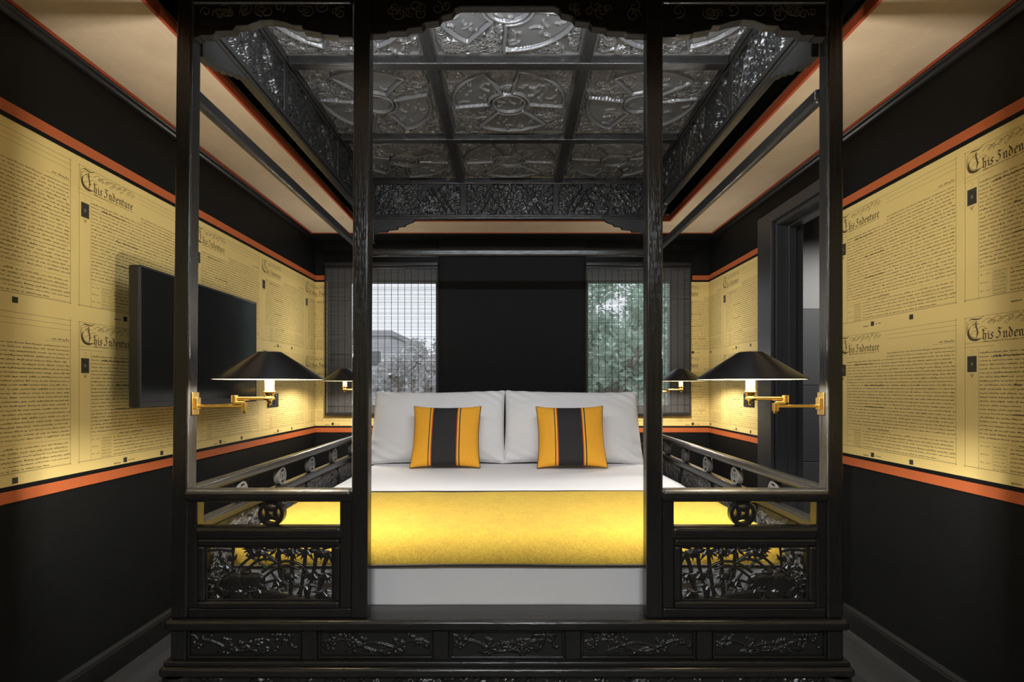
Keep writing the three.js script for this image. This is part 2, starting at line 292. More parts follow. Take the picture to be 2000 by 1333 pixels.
// ceiling: cream slab with a black recess over the bed
const REC = { x: 1.081, d0: 1.15, d1: 3.70 };
{
  const g = extrude(rectPts(-W, W, -BACK, -REAR), 0.05, [rectPts(-REC.x, REC.x, -REC.d1, -REC.d0)]); g.rotateX(-Math.PI / 2); g.scale(1, 1, -1);
  const idx = g.attributes.position; for (let i = 0; i < idx.count; i += 3) { for (const a of ['position', 'normal', 'uv']) { const at = g.attributes[a], n = at.itemSize; for (let q = 0; q < n; q++) { const t = at.array[(i + 1) * n + q]; at.array[(i + 1) * n + q] = at.array[(i + 2) * n + q]; at.array[(i + 2) * n + q] = t; } } }
  g.computeVertexNormals(); g.translate(0, CEIL, 0); boxUV(g, 2);
  struct('ceiling', g, M.ceiling, 'cream suede-textured ceiling border around the bed recess', 'ceiling');
  const rt = E + 1.64;
  struct('wall_recess', [bx(-REC.x - 0.06, -REC.x - 0.004, CEIL + 0.05, rt, REC.d0 - 0.06, REC.d1 + 0.06, 0), bx(REC.x + 0.004, REC.x + 0.06, CEIL + 0.05, rt, REC.d0 - 0.06, REC.d1 + 0.06, 0), bx(-REC.x, REC.x, CEIL + 0.05, rt, REC.d1 + 0.004, REC.d1 + 0.06, 0), bx(-REC.x, REC.x, CEIL + 0.05, rt, REC.d0 - 0.06, REC.d0 - 0.004, 0),
    bx(-REC.x - 0.06, REC.x + 0.06, rt, rt + 0.06, REC.d0 - 0.06, REC.d1 + 0.06, 0)], M.black, 'black sides and top of the ceiling recess over the bed', 'ceiling recess');
  const lip = (x0, x1, d0, d1) => bx(x0, x1, CEIL - 0.004, CEIL + 0.03, d0, d1, 0.001);
  const o = struct('trim_6', [lip(-REC.x, -REC.x + 0.012, REC.d0, REC.d1), lip(REC.x - 0.012, REC.x, REC.d0, REC.d1), lip(-REC.x + 0.012, REC.x - 0.012, REC.d1 - 0.012, REC.d1), lip(-REC.x + 0.012, REC.x - 0.012, REC.d0, REC.d0 + 0.012)], M.red, 'thin red lip around the ceiling recess', 'trim'); o.name = 'trim_6';
}
// cornice, colour bands, skirting
struct('wall_pier', bx(-0.553, 0.553, 0, CEIL - 0.015, BACK - 0.02, BACK, 0.003), new THREE.MeshPhysicalMaterial({ color: lin(0.0075, 0.0083, 0.0095), roughness: 0.85, specularIntensity: 0.4 }), 'smooth charcoal wall panel between the two windows', 'wall panel');
const bandY = [[H_ORANGE_TOP, E + 0.798, E + 0.812], [H_ORANGE_LOW, E - 0.311, E - 0.297]];
let trimNo = 7;
const trim = (gs, mat, label) => struct('trim_' + trimNo++, gs, mat, label, 'trim');
function cornice(s) {
  const pts = [[0, E + 1.098], [0.012, E + 1.098], [0.014, E + 1.104], [0.021, E + 1.109], [0.026, E + 1.118], [0.03, E + 1.121], [0.03, CEIL], [0, CEIL]];
  const g = extrude(pts, BACK - REAR - 0.153); g.translate(0, 0, -BACK + 0.153); if (s < 0) { g.translate(-W, 0, 0); return g; } g.rotateY(Math.PI); g.translate(W, 0, -BACK + 0.153 - REAR); return g;
}
const wallNames = { [-1]: 'television wall', 1: 'doorway wall' };
for (const s of [-1, 1]) {
  trim(cornice(s), M.blackGloss, `black cornice moulding along the ceiling edge of the ${wallNames[s]}`);
  trim(bx(s * (W - 0.03), s * (W - 0.040), CEIL - 0.006, CEIL, REAR, BACK - 0.153, 0.001), M.red, `thin red line beside the black cornice over the ${wallNames[s]}`);
  for (const [[y0, y1], k0, k1] of bandY) {
    const at = y0 > E ? 'above' : 'below';
    const runs = s < 0 ? [[REAR, BACK]] : [[REAR, DOOR.d0 - 0.06], [DOOR.d1 + 0.17, BACK]];
    runs.forEach(([a, b], i) => {
      const where = s < 0 ? 'of the television wall' : i ? 'between doorway and window wall' : 'before the doorway';
      trim(bx(s * W, s * (W - 0.006), y0, y1, a, b, 0.001), M.orange, `orange border band ${at} the gold wallpaper ${where}`);
      trim(bx(s * W, s * (W - 0.007), k0, k1, a, b, 0.001), M.black, `thin black line ${at} the gold wallpaper ${where}`);
    });
  }
}
for (const s of [-1, 1]) {
  const xo = s < 0 ? WIN[0].x0 - 0.012 : WIN[1].x1 + 0.012, which = s < 0 ? 'window with the pale building' : 'window with green leaves';
  trim(bx(xo, s * W, H_ORANGE_TOP[0], H_ORANGE_TOP[1], BACK - 0.006, BACK, 0.001), M.orange, `short orange band in the corner beside the ${which}`);
  trim(bx(xo, s * W, bandY[0][1], bandY[0][2], BACK - 0.007, BACK, 0.001), M.black, `short black line in the corner beside the ${which}`);
  trim(bx(s * 0.556, s * W, H_ORANGE_LOW[0], H_ORANGE_LOW[1], BACK - 0.006, BACK, 0.001), M.orange, `orange band running under the ${which}`);
  trim(bx(s * 0.556, s * W, bandY[1][1], bandY[1][2], BACK - 0.007, BACK, 0.001), M.black, `black line running under the ${which}`);
}
trim(bx(-W, W, CEIL - 0.014, CEIL, BACK - 0.153, BACK, 0.002), M.black, 'flat black ceiling border along the window wall');
trim(bx(-W + 0.03, W - 0.03, CEIL - 0.006, CEIL, BACK - 0.158, BACK - 0.153, 0.001), M.red, 'thin dark red line in front of the window wall');
function skirt(d0, d1) { const pts = [[0, 0], [0.018, 0], [0.018, 0.078], [0.014, 0.084], [0.014, 0.088], [0.005, 0.1], [0, 0.1]]; const g = extrude(pts, d1 - d0); g.translate(0, 0, -d1); return g; }
{
  const l = skirt(REAR, BACK); l.translate(-W, 0, 0); struct('baseboard_left', l, M.blackGloss, 'glossy black skirting board under the television wall', 'baseboard');
  const mk = (a, b) => { const g = skirt(a, b); g.translate(0, 0, (a + b) / 2); g.rotateY(Math.PI); g.translate(W, 0, -(a + b) / 2); return g; };
  struct('baseboard_right', [mk(REAR, DOOR.d0 - 0.06), mk(DOOR.d1 + 0.17, BACK)], M.blackGloss, 'glossy black skirting board under the doorway wall', 'baseboard');
  struct('baseboard_back', bx(-W + 0.02, W - 0.02, 0, 0.1, BACK - 0.018, BACK, 0.004), M.blackGloss, 'glossy black skirting board under the windows', 'baseboard');
}
// doorway and the tiled room behind it
{
  const j = DOOR, fr = std({ color: lin(0.036, 0.036, 0.038), roughness: 0.4 });
  const d = thing('door_1', W + 0.07, 0, -(j.d0 + j.d1) / 2, 'charcoal door frame around the open doorway', 'doorway', null, 'structure');
  obj('architrave', [bx(W - 0.022, W + 0.0, 0, j.top + 0.058, j.d1 + 0.0, j.d1 + 0.17, 0.004), bx(W - 0.022, W, 0, j.top + 0.058, j.d0 - 0.06, j.d0, 0.004), bx(W - 0.022, W, j.top, j.top + 0.058, j.d0, j.d1, 0.004)], fr, d);
  obj('jamb', bx(W, W + 0.15, 0, j.top, j.d1 - 0.025, j.d1, 0.002), fr, d); obj('jamb', bx(W, W + 0.15, 0, j.top, j.d0, j.d0 + 0.025, 0.002), fr, d);
  obj('head', bx(W, W + 0.15, j.top - 0.025, j.top, j.d0 + 0.025, j.d1 - 0.025, 0.002), fr, d);
  obj('door_stop', [bx(W + 0.06, W + 0.10, 0, j.top - 0.025, j.d1 - 0.045, j.d1 - 0.025, 0.002), bx(W + 0.06, W + 0.10, j.top - 0.045, j.top - 0.025, j.d0 + 0.025, j.d1 - 0.045, 0.002)], fr, d);
  const tile = std({ color: lin(0.045, 0.046, 0.049), roughness: 0.38 }), tile2 = std({ color: lin(0.055, 0.056, 0.059), roughness: 0.38 }), grout = std({ color: lin(0.02, 0.02, 0.02), roughness: 0.9 });
  const rm = thing('wall_bathroom', 2.4, 0, -3.9, 'dark grey tiled wall of the room seen through the doorway', 'wall', null, 'structure');
  obj('backing', [bx(W + 0.15, 3.2, -0.1, E + 1.3, 3.912, 4.05, 0), bx(3.1, 3.2, -0.1, E + 1.3, 1.9, 3.912, 0), bx(W + 0.15, 3.1, -0.1, E + 1.3, 1.8, 1.9, 0)], grout, rm);
  const tg = bx(-0.298, 0.298, 0.002, 0.548, -0.006, 0.006, 0.002);
  for (let c = 0; c < 3; c++) for (let r = 0; r < 4; r++) { if (r === 3) continue; shared('tile', tg, (c + r) % 2 ? tile : tile2, rm, 1.95 + 0.6 * c, r * 0.55 - 0.02 + (r ? 0 : 0), -3.906); }
  obj('plaster', [bx(W + 0.151, 3.1, 1.632, E + 1.3, 3.9, 3.912, 0)], std({ color: lin(0.14, 0.14, 0.14), roughness: 0.8 }), rm);
  struct('ceiling_bathroom', bx(W + 0.15, 3.2, E + 1.3, E + 1.36, 1.8, 4.05, 0), M.cream, 'pale ceiling of the tiled room behind the doorway', 'ceiling');
  struct('floor_bathroom', bx(W + 0.151, 3.2, -0.12, 0, 1.8, 4.05, 0), grout, 'dark floor of the tiled room behind the doorway', 'floor');
  const lamp = thing('downlight', 2.3, E + 1.27, -3.2, 'round ceiling downlight of the tiled room behind the doorway', 'light');
  obj('trim_ring', cyl(0.06, 0.06, 0.03, 2.3, E + 1.27, -3.2, 24), M.cream, lamp); obj('lens', cyl(0.045, 0.045, 0.004, 2.3, E + 1.266, -3.2, 24), std({ color: 0xffffff, emissive: lin(1, 0.97, 0.92), emissiveIntensity: 4 }), lamp);
  const sp = new THREE.SpotLight(lin(1, 0.97, 0.92), 16, 0, 1.2, 0.6, 2); sp.name = 'downlight_source'; sp.position.set(2.3, E + 1.258, -3.2); sp.target.position.set(2.3, 0, -3.5); sp.castShadow = true; sp.shadow.radius = 2; scene.add(sp); scene.add(sp.target);
}
// fitting made up for the added fill panel behind the photographer
{
  const o = thing('added_ceiling_light', 0, CEIL - 0.03, 0.85, 'flat rectangular fill light added on the ceiling behind the photographer', 'light');
  obj('frame', [bx(-0.47, 0.47, CEIL - 0.03, CEIL, -1.12, -1.1, 0.002), bx(-0.47, 0.47, CEIL - 0.03, CEIL, -0.6, -0.58, 0.002), bx(-0.47, -0.45, CEIL - 0.03, CEIL, -1.1, -0.6, 0.002), bx(0.45, 0.47, CEIL - 0.03, CEIL, -1.1, -0.6, 0.002)], M.cream, o);
  obj('diffuser', bx(-0.45, 0.45, CEIL - 0.028, CEIL - 0.01, -1.1, -0.6, 0), std({ color: 0xffffff, emissive: FILL_LIGHT.clone(), emissiveIntensity: 0.6 }), o);
}

// ---------------------------------------------------------------- windows, blinds and what lies outside
const winFrame = std({ color: lin(0.10, 0.102, 0.106), roughness: 0.4 });
const pane = new THREE.MeshPhysicalMaterial({ color: 0xffffff, transmission: 1, thickness: 0, roughness: 0.02, ior: 1.45 });
WIN.forEach((w, i) => {
  const which = i ? 'beside the doorway wall' : 'beside the television wall';
  const o = thing('window_' + (i + 1), (w.x0 + w.x1) / 2, WY[0], -BACK - 0.2, `black framed window ${which}`, 'window', null, 'structure'); o.name = 'window_' + (i + 1);
  const d0 = BACK + 0.17, d1 = BACK + 0.24, inner = i ? [0.045, 0.11] : [0.11, 0.045], y0 = WY[0], y1 = WY[1];
  obj('frame', [bx(w.x0, w.x0 + inner[0], y0, y1, d0, d1, 0.004), bx(w.x1 - inner[1], w.x1, y0, y1, d0, d1, 0.004), bx(w.x0 + inner[0], w.x1 - inner[1], y0, y0 + 0.06, d0, d1, 0.004), bx(w.x0 + inner[0], w.x1 - inner[1], y1 - 0.085, y1, d0, d1, 0.004)], winFrame, o);
  obj('pane', bx(w.x0 + inner[0], w.x1 - inner[1], y0 + 0.06, y1 - 0.085, d0 + 0.034, d0 + 0.037, 0), pane, o);
  const wy = E + 0.35; if (!i) obj('glazing_bar', bx(w.x0 + inner[0], w.x0 + inner[0] + 0.02, y0 + 0.06, y1 - 0.085, d0 + 0.01, d0 + 0.03, 0.003), winFrame, o);
  // blind
  const R = rng(31 + i), bx0 = i ? 0.556 : -1.415, bx1 = i ? 1.352 : -0.558, yt = E + 0.925, yb = E - 0.218, dz = BACK - 0.032;
  const b = thing('woven_blind', (bx0 + bx1) / 2, yb, -dz, i ? 'dark woven reed blind over the window showing green leaves' : 'dark woven reed blind over the window showing pale sky', 'blind', 'woven window blinds');
  obj('head_rail', [bx(bx0, bx1, yt - 0.012, yt + 0.014, dz - 0.02, dz + 0.03, 0.004), bx(bx0, bx1, yt - 0.034, yt - 0.013, dz - 0.012, dz + 0.012, 0.006)], M.darkMetal, b);
  obj('bottom_bar', bx(bx0, bx1, yb, yb + 0.022, dz - 0.006, dz + 0.006, 0.004), M.darkMetal, b);
  obj('side_edge', bx(bx0, bx0 + 0.012, yb + 0.022, yt - 0.03, dz - 0.002, dz + 0.002, 0), M.piping, b); obj('side_edge', bx(bx1 - 0.012, bx1, yb + 0.022, yt - 0.03, dz - 0.002, dz + 0.002, 0), M.piping, b);
  const reeds = []; let y = yb + 0.024;
  while (y < yt - 0.035) { const t = 0.0022 + 0.0019 * R(), sag = 0.0012 * (R() - 0.5); const g = new THREE.BoxGeometry(bx1 - bx0 - 0.024, t, 0.0016); g.rotateZ(sag); g.translate((bx0 + bx1) / 2, y + t / 2, -dz); reeds.push(g); y += t + 0.0018 + 0.0014 * R() + (R() < 0.04 ? 0.003 : 0); }
  const rd = obj('reeds', reeds, std({ color: lin(0.078, 0.079, 0.083), roughness: 0.55 }), b, 'fine horizontal dark reeds'); rd.userData.kind = 'stuff';
  const n = Math.round((bx1 - bx0) / 0.0505); for (let k = 1; k < n; k++) { const cx = bx0 + (bx1 - bx0) * k / n + 0.003 * (R() - 0.5); obj('cord', bx(cx - 0.0018, cx + 0.0018, yb + 0.02, yt - 0.03, dz - 0.004, dz - 0.0012, 0.0008), M.piping, b); }
});
{ // outside: ground, houses, trees
  struct('ground_outside', bx(-40, 40, -6.4, -6, BACK + 1.5, 60, 0), std({ color: lin(0.25, 0.25, 0.24), roughness: 1 }), 'pale paved ground outside the windows', 'ground');
  const wallM = std({ color: lin(0.5, 0.51, 0.53), roughness: 0.9 }), roofM = std({ color: lin(0.36, 0.36, 0.38), roughness: 0.9 }), gl = std({ color: lin(0.1, 0.11, 0.12), roughness: 0.2 }), pale = std({ color: lin(0.62, 0.62, 0.6), roughness: 0.9 });
  const house = (name, x0, x1, top, d0, d1, label, mat, flat) => {
    const h = thing(name, (x0 + x1) / 2, -6, -(d0 + d1) / 2, label, 'building');
    obj('wall', bx(x0, x1, -6, top, d0, d1, 0.02), mat, h);
    if (flat) obj('parapet', bx(x0 - 0.1, x1 + 0.1, top, top + 0.18, d0 - 0.1, d1 + 0.1, 0.02), roofM, h);
    else { const g = extrude([[x0 - 0.25, top], [x1 + 0.25, top], [(x0 + x1) / 2, top + 1.0]], d1 - d0 + 0.3); g.translate(0, 0, -d1 - 0.15); obj('roof', g, roofM, h); }
    for (let r = 0; r < 3; r++) for (let c = 0; c < 3; c++) { const cx = x0 + (x1 - x0) * (c + 0.5) / 3, cy = top - 1.0 - r * 1.7; const f = obj('window', [bx(cx - 0.36, cx + 0.36, cy - 0.55, cy + 0.55, d0 - 0.04, d0 + 0.02, 0.01)], pale, h); obj('pane', bx(cx - 0.3, cx + 0.3, cy - 0.49, cy + 0.49, d0 - 0.05, d0 - 0.04, 0), gl, f); }
  };
  house('tower_house', -7.6, -4.05, 2.75, 18, 22, 'grey flat-roofed block seen through the woven blind', wallM, true);
  house('terrace_house', -5.6, -2.7, 0.7, 15.5, 17.5, 'low gabled house with pale window frames seen through the woven blind', wallM, false);
  const leafTone = (green, R) => { const k = 0.45 + 0.85 * R() * R() + 0.1; return green ? [0.56 * k, 0.74 * k, 0.60 * k] : [0.72 * k, 0.72 * k, 0.71 * k]; };
  const tree = (x, d, r, cy, n, seed, green, label) => {
    const R = rng(seed), t = thing(green ? 'leafy_tree' : 'grey_tree', x, -6, -d, label, 'tree', green ? 'green trees behind the blind' : 'grey trees behind the blind');
    const bark = std({ color: lin(0.2, 0.17, 0.13), roughness: 0.95 });
    obj('trunk', tube([[x, -6, -d], [x + 0.1, -3, -d], [x - 0.05, cy - r * 0.5, -d], [x + 0.05, cy + r * 0.4, -d]], 0.12, 8, 16), bark, t);
    for (let k = 0; k < 7; k++) { const a = R() * 6.28, e = 0.3 + 0.8 * R(); obj('branch', tube([[x, cy - r * (0.6 - 0.1 * k), -d], [x + Math.cos(a) * r * 0.4, cy - r * 0.2 + 0.1 * k, -d + Math.sin(a) * r * 0.4], [x + Math.cos(a) * r * 0.85, cy + r * (e - 0.5), -d + Math.sin(a) * r * 0.85]], 0.035, 6, 10), bark, t); }
    const pos = [], col = [];
    for (let k = 0; k < n; k++) {
      const cl = Math.floor(R() * 46), Q = rng(seed * 97 + cl), th = Q() * 6.28, ph = Math.acos(2 * Q() - 1), rr = r * (0.45 + 0.5 * Q());
      const cx = x + rr * Math.sin(ph) * Math.cos(th), cyy = cy + rr * Math.cos(ph) * 1.05, cz = -d + rr * Math.sin(ph) * Math.sin(th);
      const px = cx + (R() + R() - 1) * r * 0.27, py = cyy + (R() + R() - 1) * r * 0.23, pz = cz + (R() + R() - 1) * r * 0.27, s = 0.03 + 0.04 * R();
      const a = R() * 6.28, b = R() * 6.28, u = [Math.cos(a) * s, Math.sin(a) * s * 0.8, Math.sin(b) * s * 0.6], v = [-Math.sin(a) * s * 0.4, Math.cos(a) * s * 0.4, Math.cos(b) * s * 0.4];
      const A = [px - u[0], py - u[1], pz - u[2]], B = [px + v[0], py + v[1], pz + v[2]], C = [px + u[0], py + u[1], pz + u[2]], D = [px - v[0], py - v[1], pz - v[2]];
      pos.push(...A, ...B, ...C, ...A, ...C, ...D); const c = leafTone(green, R); for (let q = 0; q < 6; q++) col.push(...c);
    }
    const g = new THREE.BufferGeometry(); g.setAttribute('position', new THREE.Float32BufferAttribute(pos, 3)); g.setAttribute('color', new THREE.Float32BufferAttribute(col, 3)); g.computeVertexNormals();
    const f = obj('foliage', g, new THREE.MeshPhysicalMaterial({ vertexColors: true, roughness: 0.95, transmission: 0.35, thickness: 0, side: THREE.DoubleSide }), t); f.userData.kind = 'stuff';
  };
  tree(1.35, 7.3, 1.0, E + 0.15, 11000, 5, true, 'small leafy green tree close behind the woven blind'); tree(2.5, 10.0, 1.75, E + 0.55, 17000, 6, true, 'broad leafy green tree standing behind the smaller one'); tree(4.2, 13.5, 2.2, E + 0.7, 15000, 8, true, 'far leafy green tree showing between the nearer trees');
  tree(-2.15, 11.2, 1.0, E - 0.35, 9000, 9, false, 'pale grey tree in front of the low gabled house'); tree(-1.75, 14.2, 1.15, E + 0.35, 9000, 10, false, 'taller pale grey tree reaching above the house roof');
}

// ---------------------------------------------------------------- carved relief (height fields turned into meshes)
class Field {
  constructor(w, h, nx, ny) { Object.assign(this, { w, h, nx, ny, f: new Float32Array((nx + 1) * (ny + 1)) }); }
  dot(x, y, r, top, base = 0) {
    const { w, h, nx, ny, f } = this, i0 = Math.max(0, Math.ceil((x - r) / w * nx)), i1 = Math.min(nx, Math.floor((x + r) / w * nx)), j0 = Math.max(0, Math.ceil((y - r) / h * ny)), j1 = Math.min(ny, Math.floor((y + r) / h * ny));
    for (let j = j0; j <= j1; j++) for (let i = i0; i <= i1; i++) { const q = ((i / nx * w - x) ** 2 + (j / ny * h - y) ** 2) / (r * r); if (q < 1) { const v = base + (top - base) * Math.sqrt(1 - q), k = j * (nx + 1) + i; if (v > f[k]) f[k] = v; } }
  }
  line(pts, r, top, base = 0, taper = 0) { let L = 0; const seg = []; for (let i = 1; i < pts.length; i++) { const l = Math.hypot(pts[i][0] - pts[i - 1][0], pts[i][1] - pts[i - 1][1]); seg.push(l); L += l; } let s = 0; const st = Math.max(r * 0.35, 0.0012); for (let i = 0; i < seg.length; i++) { const n = Math.max(1, Math.ceil(seg[i] / st)); for (let k = 0; k < n; k++) { const t = k / n, q = (s + seg[i] * t) / (L || 1); this.dot(pts[i][0] + (pts[i + 1][0] - pts[i][0]) * t, pts[i][1] + (pts[i + 1][1] - pts[i][1]) * t, r * (1 - taper * q), top, base); } s += seg[i]; } }
  fill(fn) { const { w, h, nx, ny, f } = this; for (let j = 0; j <= ny; j++) for (let i = 0; i <= nx; i++) { const k = j * (nx + 1) + i; f[k] = fn(i / nx * w, j / ny * h, f[k]); } }
  mesh(depth) {           // face towards +z, outline w x h from the origin corner, ground at z = 0, plus a rim down to z = -0.006
    const { w, h, nx, ny, f } = this, pos = new Float32Array((nx + 1) * (ny + 1) * 3), idx = [];
    for (let j = 0; j <= ny; j++) for (let i = 0; i <= nx; i++) { const k = j * (nx + 1) + i; pos[3 * k] = i / nx * w; pos[3 * k + 1] = j / ny * h; pos[3 * k + 2] = f[k] * depth; }
    for (let j = 0; j < ny; j++) for (let i = 0; i < nx; i++) { const a = j * (nx + 1) + i, b = a + 1, c = a + nx + 1, d = c + 1; idx.push(a, b, d, a, d, c); }
    const g = new THREE.BufferGeometry(); g.setAttribute('position', new THREE.BufferAttribute(pos, 3)); g.setIndex(idx); g.computeVertexNormals();
    const n = clean(g); const back = clean(new THREE.BoxGeometry(w, h, 0.006)); back.translate(w / 2, h / 2, -0.0045); back.deleteAttribute('uv'); n.deleteAttribute('uv');
    return mergeGeometries([n, back].map((q) => { const u = new Float32Array(q.attributes.position.count * 2); q.setAttribute('uv', new THREE.BufferAttribute(u, 2)); return q; }), false);
  }
}
function spiral(x, y, r, turns, a0, dir) { const o = [], n = Math.ceil(turns * 14); for (let i = 0; i <= n; i++) { const t = i / n, q = r * (1 - 0.86 * t), a = a0 + dir * t * turns * 2 * Math.PI; o.push([x + q * Math.cos(a), y + q * Math.sin(a)]); } return o; }
function clouds(F, R, inside, n, size, base) {
  for (let k = 0; k < n; k++) {
    const x = R() * F.w, y = R() * F.h; if (!inside(x, y)) continue;
    const s = size * (0.6 + 0.7 * R()), dir = R() < 0.5 ? 1 : -1, a = R() * 6.28, top = 0.6 + 0.4 * R();
    F.line(spiral(x, y, s, 1.4 + R(), a, dir), s * 0.2, top, base, 0.3);
    const tail = []; for (let q = 0; q < 8; q++) { const t = q / 7; tail.push([x + s * Math.cos(a) + Math.cos(a - dir * 1.3) * s * 2.6 * t, y + s * Math.sin(a) + Math.sin(a - dir * 1.3) * s * 2.6 * t + Math.sin(t * 6) * s * 0.3]); }
    F.line(tail, s * 0.2, top * 0.9, base, 0.7);
  }
}
function cofferField(w, h, seed, rot, mirror) {
  const F = new Field(w, h, 184, 192), R = rng(seed), cx = w / 2, cy = h / 2, RO = Math.min(w, h) * 0.445, RI = RO * 0.36, mir = mirror ? -1 : 1;
  const sect = [[0.55, 2.05], [2.75, 4.1], [4.95, 6.25]].map(([a, b]) => [a + rot, b + rot]);
  const inSector = (x, y) => { const dx = mir * (x - cx), dy = y - cy, q = Math.hypot(dx, dy); if (q > RO || q < RI) return q <= RI * 0.8 ? 9 : 0; let a = Math.atan2(dy, dx); for (let k = 0; k < 3; k++) for (const o of [-6.2832, 0, 6.2832, 12.566]) if (a + o > sect[k][0] && a + o < sect[k][1]) return k + 1; return 0; };
  clouds(F, R, (x, y) => !inSector(x, y), 230, 0.024, 0);
  F.fill((x, y, v) => inSector(x, y) ? 0.56 : v);
  for (let k = 0; k < 150; k++) {          // figures and leaves inside the fans
    const x = R() * w, y = R() * h, id = inSector(x, y); if (!id) continue; const a = R() * 6.28, l = 0.018 + 0.035 * R(), b = (R() - 0.5) * 2.6, pts = [];
    for (let q = 0; q < 7; q++) { const t = q / 6, aa = a + b * t; pts.push([x + Math.cos(aa) * l * t, y + Math.sin(aa) * l * t]); }
    if (inSector(...pts[6]) !== id) continue; F.line(pts, 0.005 + 0.0035 * R(), 0.85 + 0.25 * R(), 0.56, 0.65);
  }
  const groove = (p) => { for (let i = 0; i + 1 < p.length; i++) { const n = Math.ceil(Math.hypot(p[i + 1][0] - p[i][0], p[i + 1][1] - p[i][1]) / 0.002); for (let k = 0; k <= n; k++) { const x = p[i][0] + (p[i + 1][0] - p[i][0]) * k / n, y = p[i][1] + (p[i + 1][1] - p[i][1]) * k / n, r = 0.0125, i0 = Math.max(0, Math.ceil((x - r) / w * F.nx)), i1 = Math.min(F.nx, Math.floor((x + r) / w * F.nx)), j0 = Math.max(0, Math.ceil((y - r) / h * F.ny)), j1 = Math.min(F.ny, Math.floor((y + r) / h * F.ny)); for (let jj = j0; jj <= j1; jj++) for (let ii = i0; ii <= i1; ii++) if ((ii / F.nx * w - x) ** 2 + (jj / F.ny * h - y) ** 2 < r * r) { const q = jj * (F.nx + 1) + ii; F.f[q] = Math.min(F.f[q], 0.28); } } } };
  const outlines = [];
  for (const [a, b] of sect) {
    const arc = (r, a0, b0) => { const o = []; for (let i = 0; i <= 26; i++) { const t = a0 + (b0 - a0) * i / 26; o.push([cx + mir * r * Math.cos(t), cy + r * Math.sin(t)]); } return o; };
    const oa = arc(RO, a, b), ia = arc(RI, a, b); outlines.push(oa, ia, [oa[0], ia[0]], [oa[26], ia[26]]);
  }
  const ring = []; for (let i = 0; i <= 40; i++) ring.push([cx + RI * 0.8 * Math.cos(i / 40 * 6.2832), cy + RI * 0.8 * Math.sin(i / 40 * 6.2832)]); outlines.push(ring);
  outlines.forEach(groove); for (const p of outlines) F.line(p, 0.0072, 1.3, 0.28);
  F.fill((x, y, v) => { const e = Math.min(x, y, w - x, h - y); return e < 0.012 ? 0.5 : e < 0.018 ? Math.min(v, 0.15) : v; });
  return F;
}
function scrollField(w, h, seed, nx, ny, lines) {
  const F = new Field(w, h, nx, ny), R = rng(seed); clouds(F, R, () => true, Math.round(w * h * 1100), 0.018, 0);
  F.fill((x, y, v) => Math.max(v, 0.12 * fbm(x * 60, y * 60, seed)));
  if (lines) for (const s of [-1, 1]) for (const o of [0.16, 0.24]) F.line([[w / 2 + s * w * (o + 0.17), h * 0.12], [w / 2 + s * w * o, h * 0.85]], 0.004, 1.15, 0.3);
  return F;
}
function branchField(w, h, seed, flip) {
  const F = new Field(w, h, 150, 34), R = rng(seed), X = (x) => flip ? w - x : x;
  const main = []; for (let k = 0; k <= 14; k++) { const t = k / 14; main.push([X(w * (0.06 + 0.86 * t)), h * (0.42 + 0.28 * Math.sin(t * 7.5 + 1.2))]); } F.line(main, 0.0035, 0.9, 0, 0.4);
  const m2 = []; for (let k = 0; k <= 10; k++) { const t = k / 10; m2.push([X(w * (0.24 + 0.55 * t)), h * (0.12 + 0.42 * Math.sin(t * 3.1))]); } F.line(m2, 0.003, 0.9, 0, 0.3);
  for (let k = 0; k < 46; k++) { const b = main[Math.floor(R() * 15)], a = R() * 6.28, l = 0.012 + 0.022 * R(); const e = [b[0] + Math.cos(a) * l * 1.3, Math.min(h * 0.95, Math.max(h * 0.06, b[1] + Math.sin(a) * l))]; F.line([b, [(b[0] + e[0]) / 2 + 0.003, (b[1] + e[1]) / 2 + 0.003], e], 0.0022, 0.75, 0); for (let q = 0; q < 3; q++) F.dot(e[0] + (R() - 0.5) * 0.014, e[1] + (R() - 0.5) * 0.01, 0.003 + 0.002 * R(), 0.9); }
  return F;
}

